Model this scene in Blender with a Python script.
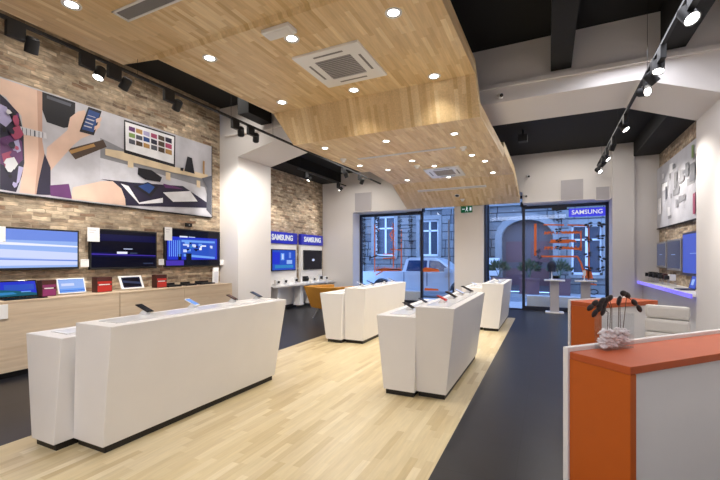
import bpy, bmesh, math, random
from mathutils import Vector, Matrix
random.seed(7)
PI = math.pi
for o in list(bpy.data.objects):
    bpy.data.objects.remove(o)
SC = bpy.context.scene
COL = SC.collection

# ------------------------------------------------------------------ camera, world, exposure
cd = bpy.data.cameras.new('camera')
cam = bpy.data.objects.new('camera', cd)
COL.objects.link(cam)
cam.location = (0, 0, 1.6)
cam.rotation_euler = (PI / 2, 0, math.radians(25.68))
cd.sensor_width = 36.0
cd.lens = 391 / 720 * 36
cd.shift_y = 18 / 720
cd.clip_start = 0.05
SC.camera = cam

SC.view_settings.view_transform = 'Standard'
SC.view_settings.look = 'None'
SC.view_settings.exposure = EXPOSURE = 0.22
SC.view_settings.gamma = 1
SC.view_settings.use_curve_mapping = False
SC.cycles.max_bounces = 8
SC.cycles.diffuse_bounces = 5
SC.cycles.glossy_bounces = 4
SC.cycles.transparent_max_bounces = 12
SC.cycles.sample_clamp_indirect = 6
SC.cycles.use_denoising = True

wd = bpy.data.worlds.new('dusk_sky')
SC.world = wd
wd.use_nodes = True
wn = wd.node_tree.nodes
wn['Background'].inputs['Color'].default_value = (0.27, 0.45, 0.92, 1)
wn['Background'].inputs['Strength'].default_value = 4.4


def area(name, loc, size, energy, color, rot=(0, 0, 0), sy=None, spread=None):
    l = bpy.data.lights.new(name, 'AREA')
    l.energy = energy
    l.color = color
    l.size = size
    if sy:
        l.shape = 'RECTANGLE'
        l.size_y = sy
    else:
        l.shape = 'DISK'
    if spread:
        l.spread = spread
    o = bpy.data.objects.new(name, l)
    COL.objects.link(o)
    o.location = loc
    o.rotation_euler = rot
    return o


WARM = (1.0, 0.945, 0.87)
COOL = (0.93, 0.93, 1.0)
# soft fill lights without fittings, added to brighten the shop floor
area('hall_fill', (-1.5, -1.2, 4.2), 5.0, 165, COOL, (0, 0, 0), 2.5)
area('aisle_fill', (1.1, 5.2, 4.45), 1.0, 60, COOL, (0, 0, 0), 3.2)
area('wall_aisle_fill', (-6.0, 4.4, 4.95), 0.8, 50, WARM, (0, 0, 0), 4.5)
area('front_bay_fill', (0.6, 10.4, 4.55), 1.6, 45, WARM, (0, 0, 0), 3.0)
area('front_bay_fill', (-5.6, 10.3, 4.25), 1.2, 55, WARM, (0, 0, 0), 3.0)


# ------------------------------------------------------------------ materials
def s2l(c):
    return tuple(((x / 12.92) if x <= 0.04045 else ((x + 0.055) / 1.055) ** 2.4) for x in c)


def rgb(r, g, b):
    return s2l((r / 255, g / 255, b / 255))


def mat(name, col, rough=0.5, metal=0.0, emit=None, strength=0.0, coat=0.0, noise=0.0, nscale=8.0, bump=0.0, trans=0.0):
    m = bpy.data.materials.new(name)
    m.use_nodes = True
    nt = m.node_tree
    b = nt.nodes['Principled BSDF']
    b.inputs['Base Color'].default_value = (*col, 1)
    b.inputs['Roughness'].default_value = rough
    b.inputs['Metallic'].default_value = metal
    if coat:
        b.inputs['Coat Weight'].default_value = coat
        b.inputs['Coat Roughness'].default_value = 0.15
    if emit:
        b.inputs['Emission Color'].default_value = (*emit, 1)
        b.inputs['Emission Strength'].default_value = strength
    if trans:
        b.inputs['Transmission Weight'].default_value = trans
    if noise or bump:
        tc = nt.nodes.new('ShaderNodeTexCoord')
        nz = nt.nodes.new('ShaderNodeTexNoise')
        nz.inputs['Scale'].default_value = nscale
        nz.inputs['Detail'].default_value = 4
        nt.links.new(tc.outputs['Object'], nz.inputs['Vector'])
        if noise:
            hs = nt.nodes.new('ShaderNodeHueSaturation')
            mr = nt.nodes.new('ShaderNodeMapRange')
            mr.inputs['From Min'].default_value = 0.3
            mr.inputs['From Max'].default_value = 0.7
            mr.inputs['To Min'].default_value = 1 - noise
            mr.inputs['To Max'].default_value = 1 + noise
            nt.links.new(nz.outputs['Fac'], mr.inputs['Value'])
            nt.links.new(mr.outputs['Result'], hs.inputs['Value'])
            hs.inputs['Color'].default_value = (*col, 1)
            nt.links.new(hs.outputs['Color'], b.inputs['Base Color'])
        if bump:
            bp = nt.nodes.new('ShaderNodeBump')
            bp.inputs['Strength'].default_value = bump
            bp.inputs['Distance'].default_value = 0.02
            nt.links.new(nz.outputs['Fac'], bp.inputs['Height'])
            nt.links.new(bp.outputs['Normal'], b.inputs['Normal'])
    return m


def strips(name, ramp, w, L, along, across, rough=0.4, gap=0.0, gapcol=(0.02, 0.02, 0.02), grain=0.12, bump=0.3,
           blotch=0.0, coat=0.0, spec=0.5, gap_end=None, grain_stretch=12, regular=False, gscale=3.5, warp=0.0):
    """courses of width w with pieces of length L, each piece its own colour from the ramp"""
    m = bpy.data.materials.new(name)
    m.use_nodes = True
    nt = m.node_tree
    N = nt.nodes.new
    b = nt.nodes['Principled BSDF']
    b.inputs['Roughness'].default_value = rough
    b.inputs['Coat Weight'].default_value = coat
    b.inputs['Specular IOR Level'].default_value = spec
    tc = N('ShaderNodeTexCoord')
    sp = N('ShaderNodeSeparateXYZ')
    nt.links.new(tc.outputs['Object'], sp.inputs[0])

    def M(op, a, c=None, clamp=False):
        n = N('ShaderNodeMath')
        n.operation = op
        n.use_clamp = clamp
        for i, v in enumerate((a, c)):
            if v is None:
                continue
            if isinstance(v, (int, float)):
                n.inputs[i].default_value = v
            else:
                nt.links.new(v, n.inputs[i])
        return n.outputs[0]
    ax = {'X': sp.outputs[0], 'Y': sp.outputs[1], 'Z': sp.outputs[2]}
    u = ax[along]
    v = ax[across]
    if warp:
        nw = N('ShaderNodeTexNoise')
        nw.inputs['Scale'].default_value = 6.0
        nw.inputs['Detail'].default_value = 3
        nt.links.new(tc.outputs['Object'], nw.inputs['Vector'])
        v = M('ADD', v, M('MULTIPLY', M('SUBTRACT', nw.outputs['Fac'], 0.5), warp * 3))
    vr = M('DIVIDE', v, w)
    row = M('FLOOR', vr)
    wn1 = N('ShaderNodeTexWhiteNoise')
    wn1.noise_dimensions = '1D'
    nt.links.new(row, wn1.inputs['W'])
    off = M('MULTIPLY', M('MODULO', row, 2), 0.5) if regular else M('MULTIPLY', wn1.outputs['Value'], 7.3)
    ur = M('ADD', M('DIVIDE', u, L), off)
    colm = M('FLOOR', ur)
    cv = N('ShaderNodeCombineXYZ')
    nt.links.new(colm, cv.inputs[0])
    nt.links.new(row, cv.inputs[1])
    wn2 = N('ShaderNodeTexWhiteNoise')
    wn2.noise_dimensions = '2D'
    nt.links.new(cv.outputs[0], wn2.inputs['Vector'])
    cr = N('ShaderNodeValToRGB')
    cr.color_ramp.interpolation = 'LINEAR'
    els = cr.color_ramp.elements
    while len(els) > 1:
        els.remove(els[-1])
    for i, c in enumerate(ramp):
        e = els[0] if i == 0 else els.new(i / (len(ramp) - 1))
        e.position = i / (len(ramp) - 1)
        e.color = (*c, 1)
    nt.links.new(wn2.outputs['Value'], cr.inputs['Fac'])
    # grain
    mp = N('ShaderNodeMapping')
    sc = {'X': 1, 'Y': 1, 'Z': 1}
    sc[across] = grain_stretch
    for k in 'XYZ':
        if k not in (along, across):
            sc[k] = grain_stretch
    mp.inputs['Scale'].default_value = (sc['X'], sc['Y'], sc['Z'])
    nt.links.new(tc.outputs['Object'], mp.inputs['Vector'])
    nz = N('ShaderNodeTexNoise')
    nz.inputs['Scale'].default_value = gscale
    nz.inputs['Detail'].default_value = 5
    nt.links.new(mp.outputs[0], nz.inputs['Vector'])
    mr = N('ShaderNodeMapRange')
    mr.inputs['From Min'].default_value = 0.3
    mr.inputs['From Max'].default_value = 0.7
    mr.inputs['To Min'].default_value = 1 - grain
    mr.inputs['To Max'].default_value = 1 + grain
    nt.links.new(nz.outputs['Fac'], mr.inputs['Value'])
    val = mr.outputs['Result']
    if blotch:
        nb = N('ShaderNodeTexNoise')
        nb.inputs['Scale'].default_value = 1.1
        nb.inputs['Detail'].default_value = 3
        nt.links.new(tc.outputs['Object'], nb.inputs['Vector'])
        m2 = N('ShaderNodeMapRange')
        m2.inputs['From Min'].default_value = 0.35
        m2.inputs['From Max'].default_value = 0.65
        m2.inputs['To Min'].default_value = 1 - blotch
        m2.inputs['To Max'].default_value = 1 + blotch
        nt.links.new(nb.outputs['Fac'], m2.inputs['Value'])
        val = M('MULTIPLY', val, m2.outputs['Result'])
    hs = N('ShaderNodeHueSaturation')
    nt.links.new(cr.outputs['Color'], hs.inputs['Color'])
    nt.links.new(val, hs.inputs['Value'])
    outc = hs.outputs['Color']
    height = nz.outputs['Fac']
    if gap:
        def edge(x, g):
            f = M('FRACT', x)
            d = M('MINIMUM', f, M('SUBTRACT', 1.0, f))
            return M('LESS_THAN', d, g)
        g = M('MAXIMUM', edge(vr, gap / w / 2), edge(ur, (gap if gap_end is None else gap_end) / L / 2))
        mx = N('ShaderNodeMix')
        mx.data_type = 'RGBA'
        nt.links.new(g, mx.inputs['Factor'])
        nt.links.new(outc, mx.inputs['A'])
        mx.inputs['B'].default_value = (*gapcol, 1)
        outc = mx.outputs['Result']
        height = M('ADD', M('MULTIPLY', height, 0.5), M('MULTIPLY', M('SUBTRACT', 1.0, g), 0.7))
        height = M('ADD', height, M('MULTIPLY', wn2.outputs['Value'], 0.35))
    nt.links.new(outc, b.inputs['Base Color'])
    if bump:
        bp = N('ShaderNodeBump')
        bp.inputs['Strength'].default_value = bump
        bp.inputs['Distance'].default_value = 0.012
        nt.links.new(height, bp.inputs['Height'])
        nt.links.new(bp.outputs['Normal'], b.inputs['Normal'])
    return m


def glassmat(name, tint, refl=0.12):
    m = bpy.data.materials.new(name)
    m.use_nodes = True
    nt = m.node_tree
    nt.nodes.remove(nt.nodes['Principled BSDF'])
    t = nt.nodes.new('ShaderNodeBsdfTransparent')
    t.inputs['Color'].default_value = (*tint, 1)
    g = nt.nodes.new('ShaderNodeBsdfGlossy')
    g.inputs['Roughness'].default_value = 0.02
    lw = nt.nodes.new('ShaderNodeLayerWeight')
    lw.inputs['Blend'].default_value = 0.5
    pw = nt.nodes.new('ShaderNodeMath')
    pw.operation = 'POWER'
    pw.inputs[1].default_value = 4.0
    nt.links.new(lw.outputs['Facing'], pw.inputs[0])
    f = nt.nodes.new('ShaderNodeMath')
    f.operation = 'MULTIPLY_ADD'
    f.inputs[1].default_value = 0.6
    f.inputs[2].default_value = refl
    nt.links.new(pw.outputs[0], f.inputs[0])
    mx = nt.nodes.new('ShaderNodeMixShader')
    nt.links.new(f.outputs[0], mx.inputs[0])
    nt.links.new(t.outputs[0], mx.inputs[1])
    nt.links.new(g.outputs[0], mx.inputs[2])
    nt.links.new(mx.outputs[0], nt.nodes['Material Output'].inputs['Surface'])
    return m


def glow(name, col, s):
    m = mat(name, (0.004, 0.004, 0.005), 0.12, emit=col, strength=s)
    m.node_tree.nodes['Principled BSDF'].inputs['Specular IOR Level'].default_value = 0.2
    return m


BRICKS = [rgb(126, 106, 88), rgb(176, 156, 132), rgb(196, 176, 150), rgb(146, 126, 106), rgb(210, 194, 170),
          rgb(138, 108, 86), rgb(182, 162, 136), rgb(156, 140, 122), rgb(200, 182, 156), rgb(112, 92, 78)]
M = {}
M['brick'] = strips('weathered_brick', BRICKS, 0.060, 0.25, 'Y', 'Z', rough=0.85, gap=0.009, gapcol=rgb(164, 150, 130),
                    grain=0.42, bump=1.0, blotch=0.22, grain_stretch=2.0, gscale=7.0, warp=0.022)
WOOD = [rgb(210, 180, 131), rgb(223, 196, 150), rgb(216, 187, 140), rgb(202, 169, 118), rgb(234, 212, 170), rgb(219, 191, 145), rgb(213, 183, 135)]
M['ceil_wood'] = strips('oak_ceiling_strips', WOOD, 0.062, 0.5, 'Y', 'X', rough=0.42, grain=0.10, bump=0.05)
M['fascia_wood'] = strips('oak_edge_strips', WOOD, 0.075, 0.62, 'Y', 'Z', rough=0.5, grain=0.1, bump=0.05)
FLOORW = [rgb(206, 187, 145), rgb(217, 200, 160), rgb(212, 194, 152), rgb(196, 175, 130), rgb(226, 211, 176), rgb(215, 198, 158), rgb(210, 192, 150), rgb(214, 197, 156)]
M['floor_wood'] = strips('oak_floor_strips', FLOORW, 0.065, 0.55, 'Y', 'X', rough=0.28, grain=0.07, bump=0.03)
M['tile'] = strips('charcoal_tile', [rgb(26, 26, 31), rgb(33, 33, 38), rgb(29, 29, 34)], 0.6, 0.6, 'Y', 'X', rough=0.33,
                   gap=0.006, gapcol=rgb(14, 14, 17), grain=0.12, bump=0.08, grain_stretch=1.5, regular=True)
M['plaster'] = mat('white_plaster', rgb(226, 222, 220), 0.8, bump=0.04, nscale=30)
M['white'] = mat('white_laminate', rgb(232, 230, 228), 0.38, noise=0.015, nscale=3)
M['whitegloss'] = mat('white_gloss', rgb(240, 240, 240), 0.15)
M['black'] = mat('black_ceiling_paint', rgb(9, 9, 11), 0.8)
M['blackmetal'] = mat('black_metal', rgb(18, 18, 21), 0.6)
M['darkmetal'] = mat('dark_frame', rgb(28, 32, 48), 0.35)
M['plinth'] = mat('black_plinth', rgb(22, 18, 16), 0.5)
M['grey'] = mat('grey_paint', rgb(150, 148, 150), 0.5)
M['vent'] = mat('vent_panel', rgb(178, 174, 178), 0.6)
M['mesh'] = mat('grille_grey', rgb(120, 118, 118), 0.6)
M['alu'] = mat('brushed_aluminium', rgb(190, 190, 195), 0.3, 0.8)
M['orange'] = mat('orange_laminate', rgb(190, 88, 8), 0.5, noise=0.02)
M['orangetop'] = mat('orange_top', rgb(184, 82, 30), 0.55, noise=0.02)
M['laminate'] = strips('pale_oak_laminate', [rgb(206, 186, 160), rgb(212, 193, 168), rgb(202, 180, 153), rgb(215, 197, 173)],
                       0.03, 3.0, 'Y', 'Z', rough=0.45, grain=0.06, bump=0.02)
M['screenoff'] = mat('dark_glass', rgb(10, 10, 14), 0.08)
M['ochre'] = mat('ochre_leather', rgb(190, 132, 42), 0.5, noise=0.05)
M['leather'] = mat('white_leather', rgb(222, 218, 212), 0.42, bump=0.1, nscale=40)
M['navyplastic'] = mat('navy_plastic', rgb(30, 36, 80), 0.3)
M['red'] = mat('red_carton', rgb(180, 40, 32), 0.5)
M['magenta'] = mat('magenta_carton', rgb(130, 40, 100), 0.5)
M['brown'] = mat('brown_carton', rgb(70, 30, 26), 0.5)
M['paper'] = mat('white_paper', rgb(235, 235, 235), 0.7)
M['blueboard'] = mat('royal_blue_board', rgb(34, 40, 170), 0.4, emit=rgb(30, 36, 170), strength=0.12)
M['letters'] = glow('lit_letters', (0.85, 0.87, 0.95), 0.75)
M['clear'] = glassmat('clear_glass', (0.96, 0.97, 0.98), 0.04)
M['shopglass'] = glassmat('shop_window_glass', (0.94, 0.97, 1.0), 0.03)
M['carglass'] = mat('car_window', rgb(40, 60, 90), 0.08)
M['silver'] = mat('silver_car_paint', rgb(190, 195, 200), 0.3, 0.25, coat=0.5)
M['tyre'] = mat('tyre_rubber', rgb(25, 25, 28), 0.8)
M['asphalt'] = mat('asphalt', rgb(120, 122, 126), 0.8, noise=0.1, nscale=4)
M['kerb'] = mat('kerb_stone', rgb(165, 165, 165), 0.7, noise=0.06)
M['facade'] = strips('stone_ashlar', [rgb(104, 104, 104), rgb(128, 127, 124), rgb(116, 115, 112)], 0.42, 1.1, 'X', 'Z',
                     rough=0.85, gap=0.045, gapcol=rgb(44, 44, 48), grain=0.14, bump=0.6, grain_stretch=2)
M['stone'] = mat('pale_stone', rgb(138, 137, 134), 0.8, noise=0.08)
M['sash'] = mat('white_sash', rgb(235, 235, 235), 0.5)
M['pane'] = mat('facade_pane', rgb(60, 68, 82), 0.12)
M['door'] = mat('brown_door', rgb(90, 82, 86), 0.5)
M['leaf'] = mat('bush_leaf', rgb(58, 92, 62), 0.6, noise=0.2)
M['planter'] = mat('brown_planter', rgb(104, 70, 74), 0.7)
M['decal'] = mat('orange_film', rgb(232, 112, 48), 0.5)
M['blackfilm'] = mat('black_film', rgb(22, 22, 34), 0.5)
M['petal'] = mat('pink_white_petals', rgb(244, 236, 236), 0.5)
M['soil'] = mat('dark_leaf', rgb(28, 18, 20), 0.5)
M['twig'] = mat('thin_twig', rgb(90, 66, 52), 0.7)
M['lamp'] = glow('lamp_face', (1.0, 0.96, 0.9), 12.0)
M['ring'] = mat('lamp_ring', rgb(225, 225, 225), 0.35)
M['ledstrip'] = glow('violet_led', rgb(128, 116, 250), 1.1)
M['exitgreen'] = glow('exit_green', rgb(20, 90, 60), 0.6)
M['jean'] = mat('dark_coat', rgb(40, 46, 66), 0.8)

PAL = dict(shadowgrey=(140, 140, 146), palegrey=(196, 196, 204), inkblack=(26, 26, 34), inkgrey=(84, 86, 98), darkwood=(78, 62, 52),
           ochre=(176, 136, 84), skin=(222, 190, 172), skinshade=(196, 158, 140), navy=(38, 34, 58), plum=(96, 48, 104),
           lilac=(172, 166, 206), rose=(168, 70, 104), silver=(214, 214, 220), screenblue=(40, 70, 130), palewood=(222, 202, 170),
           white=(236, 236, 240), green=(130, 160, 90), wallgrey=(190, 189, 197), red=(190, 40, 30))
for k, v in PAL.items():
    M['ink_' + k] = mat('print_' + k, rgb(*v), 0.45, noise=0.10 if 'skin' in k else 0.16, nscale=2.2)
# screen colours give off light
SCR = dict(s_sky=(150, 180, 240), s_sky2=(110, 140, 225), s_pale=(205, 215, 250), s_navy=(3, 3, 20), s_violet=(70, 50, 170),
           s_white=(235, 238, 255), s_blue=(35, 50, 200), s_cyan=(110, 160, 240), s_deep=(8, 9, 60), s_teal=(20, 90, 110),
           s_aqua=(50, 130, 190), s_royal=(40, 80, 190), s_slate=(52, 62, 92), s_royal2=(44, 78, 190))
for k, v in SCR.items():
    M[k] = glow('screen_' + k[2:], rgb(*v), 0.9)


# ------------------------------------------------------------------ mesh helpers
class MB:
    def __init__(self):
        self.v = []
        self.f = []
        self.mi = []
        self.sm = []
        self.mats = []

    def _m(self, m):
        if m is None:
            return 0
        if m not in self.mats:
            self.mats.append(m)
        return self.mats.index(m)

    def poly(self, pts, m=None):
        n = len(self.v)
        self.v += [tuple(p) for p in pts]
        self.f.append(tuple(range(n, n + len(pts))))
        self.mi.append(self._m(m))
        self.sm.append(False)
        return self

    def add(self, verts, faces, m=None, smooth=False):
        n = len(self.v)
        k = self._m(m)
        self.v += [tuple(p) for p in verts]
        for f in faces:
            self.f.append(tuple(i + n for i in f))
            self.mi.append(k)
            self.sm.append(smooth)
        return self

    def hexa(self, bot, top, m=None, bev=0.0):
        vs = list(bot) + list(top)
        fs = [(3, 2, 1, 0), (4, 5, 6, 7), (0, 1, 5, 4), (1, 2, 6, 5), (2, 3, 7, 6), (3, 0, 4, 7)]
        if bev:
            bm = bmesh.new()
            bv = [bm.verts.new(p) for p in vs]
            for f in fs:
                bm.faces.new([bv[i] for i in f])
            bmesh.ops.bevel(bm, geom=list(bm.edges), offset=bev, segments=2, affect='EDGES', profile=0.6)
            bm.verts.index_update()
            self.add([v.co[:] for v in bm.verts], [[v.index for v in f.verts] for f in bm.faces], m)
            bm.free()
            return self
        return self.add(vs, fs, m)

    def box(self, x0, x1, y0, y1, z0, z1, m=None, bev=0.0):
        b = [(x0, y0, z0), (x1, y0, z0), (x1, y1, z0), (x0, y1, z0)]
        t = [(x0, y0, z1), (x1, y0, z1), (x1, y1, z1), (x0, y1, z1)]
        return self.hexa(b, t, m, bev)

    def cyl(self, p0, p1, r0, r1=None, n=16, m=None, caps=True, smooth=True):
        r1 = r0 if r1 is None else r1
        p0, p1 = Vector(p0), Vector(p1)
        d = (p1 - p0).normalized()
        a = d.orthogonal().normalized()
        b = d.cross(a)
        vs = []
        for p, r in ((p0, r0), (p1, r1)):
            for i in range(n):
                t = 2 * PI * i / n
                vs.append(tuple(p + a * (r * math.cos(t)) + b * (r * math.sin(t))))
        self.add(vs, [(i, (i + 1) % n, n + (i + 1) % n, n + i) for i in range(n)], m, smooth)
        if caps:
            self.add(vs[:n], [tuple(reversed(range(n)))], m)
            self.add(vs[n:], [tuple(range(n))], m)
        return self

    def tube(self, pts, r, n=8, m=None):
        for a, b in zip(pts, pts[1:]):
            self.cyl(a, b, r, r, n, m)
        return self

    def ball(self, c, r, m=None, nu=12, nv=8, rot=None):
        r = (r, r, r) if isinstance(r, (int, float)) else r
        vs = []
        for j in range(nv + 1):
            ph = PI * j / nv
            for i in range(nu):
                t = 2 * PI * i / nu
                p = Vector((r[0] * math.sin(ph) * math.cos(t), r[1] * math.sin(ph) * math.sin(t), r[2] * math.cos(ph)))
                if rot:
                    p = rot @ p
                vs.append(tuple(p + Vector(c)))
        fs = [(j * nu + i, (j + 1) * nu + i, (j + 1) * nu + (i + 1) % nu, j * nu + (i + 1) % nu) for j in range(nv) for i in range(nu)]
        return self.add(vs, fs, m, True)

    def prism(self, poly, axis, a, b, m=None):
        """extrude a 2D outline along an axis: X -> (y,z) outline, Y -> (x,z), Z -> (x,y)"""
        def P(p, t):
            return {'X': (t, p[0], p[1]), 'Y': (p[0], t, p[1]), 'Z': (p[0], p[1], t)}[axis]
        n = len(poly)
        vs = [P(p, a) for p in poly] + [P(p, b) for p in poly]
        fs = [tuple(reversed(range(n))), tuple(range(n, 2 * n))] + [(i, (i + 1) % n, n + (i + 1) % n, n + i) for i in range(n)]
        bm = bmesh.new()
        bv = [bm.verts.new(p) for p in vs]
        for f in fs:
            bm.faces.new([bv[i] for i in f])
        bmesh.ops.recalc_face_normals(bm, faces=bm.faces)
        bm.verts.index_update()
        self.add([v.co[:] for v in bm.verts], [[v.index for v in f.verts] for f in bm.faces], m)
        bm.free()
        return self

    def build(self, name, m=None, parent=None, local=False):
        me = bpy.data.meshes.new(name)
        off = Vector((0, 0, 0))
        if parent is not None and not local:
            off = wloc(parent)
        elif parent is None:
            xs = [p[0] for p in self.v]
            ys = [p[1] for p in self.v]
            zs = [p[2] for p in self.v]
            off = Vector(((min(xs) + max(xs)) / 2, (min(ys) + max(ys)) / 2, min(zs)))
        me.from_pydata([tuple(Vector(p) - off) for p in self.v], [], self.f)
        if self.mats:
            for q in self.mats:
                me.materials.append(M[q] if isinstance(q, str) else q)
            me.polygons.foreach_set('material_index', self.mi)
        else:
            me.materials.append(M[m] if isinstance(m, str) else m)
        me.polygons.foreach_set('use_smooth', self.sm)
        me.update()
        o = bpy.data.objects.new(name, me)
        COL.objects.link(o)
        if parent is not None:
            o.parent = parent
        else:
            o.location = off
        return o


def wloc(o):
    p = Vector(o.location)
    while o.parent is not None:
        o = o.parent
        p += Vector(o.location)
    return p


def tag(o, label=None, cat=None, group=None, kind=None):
    if label:
        o['label'] = label
    if cat:
        o['category'] = cat
    if group:
        o['group'] = group
    if kind:
        o['kind'] = kind
    return o


def thing(name, label, cat, loc=(0, 0, 0), rz=0.0, group=None):
    o = bpy.data.objects.new(name, None)
    o.empty_display_size = 0.1
    COL.objects.link(o)
    o.location = loc
    o.rotation_euler = (0, 0, rz)
    return tag(o, label, cat, group)


def kids(o):
    return [c for c in bpy.data.objects if c.parent is o]


def dup(root, loc, label, rot=None, group=None, parent=None):
    c = root.copy()
    COL.objects.link(c)
    if parent is None:
        c.location = loc
        if rot is not None:
            c.rotation_euler = rot
        c['label'] = label
        if group:
            c['group'] = group
    else:
        c.parent = parent
    for k in kids(root):
        dup(k, None, None, parent=c)
    return c


def struct(mb, name, m=None):
    return tag(mb.build(name, m), kind='structure')


def text(name, body, size, m, parent, loc, rot, depth=0.004, bold=0.0, align='CENTER', world=True):
    cu = bpy.data.curves.new(name, 'FONT')
    cu.body = body
    cu.size = size
    cu.extrude = depth
    cu.offset = bold
    cu.align_x = align
    cu.align_y = 'CENTER'
    t = bpy.data.objects.new(name + '_curve', cu)
    COL.objects.link(t)
    bpy.context.view_layer.update()
    dg = bpy.context.evaluated_depsgraph_get()
    me = bpy.data.meshes.new_from_object(t.evaluated_get(dg))
    bpy.data.objects.remove(t)
    me.name = name
    me.materials.clear()
    me.materials.append(M[m])
    o = bpy.data.objects.new(name, me)
    COL.objects.link(o)
    o.rotation_euler = rot
    if parent is not None:
        o.parent = parent
        o.location = Vector(loc) - (wloc(parent) if world else Vector((0, 0, 0)))
    else:
        o.location = loc
    return o

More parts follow.
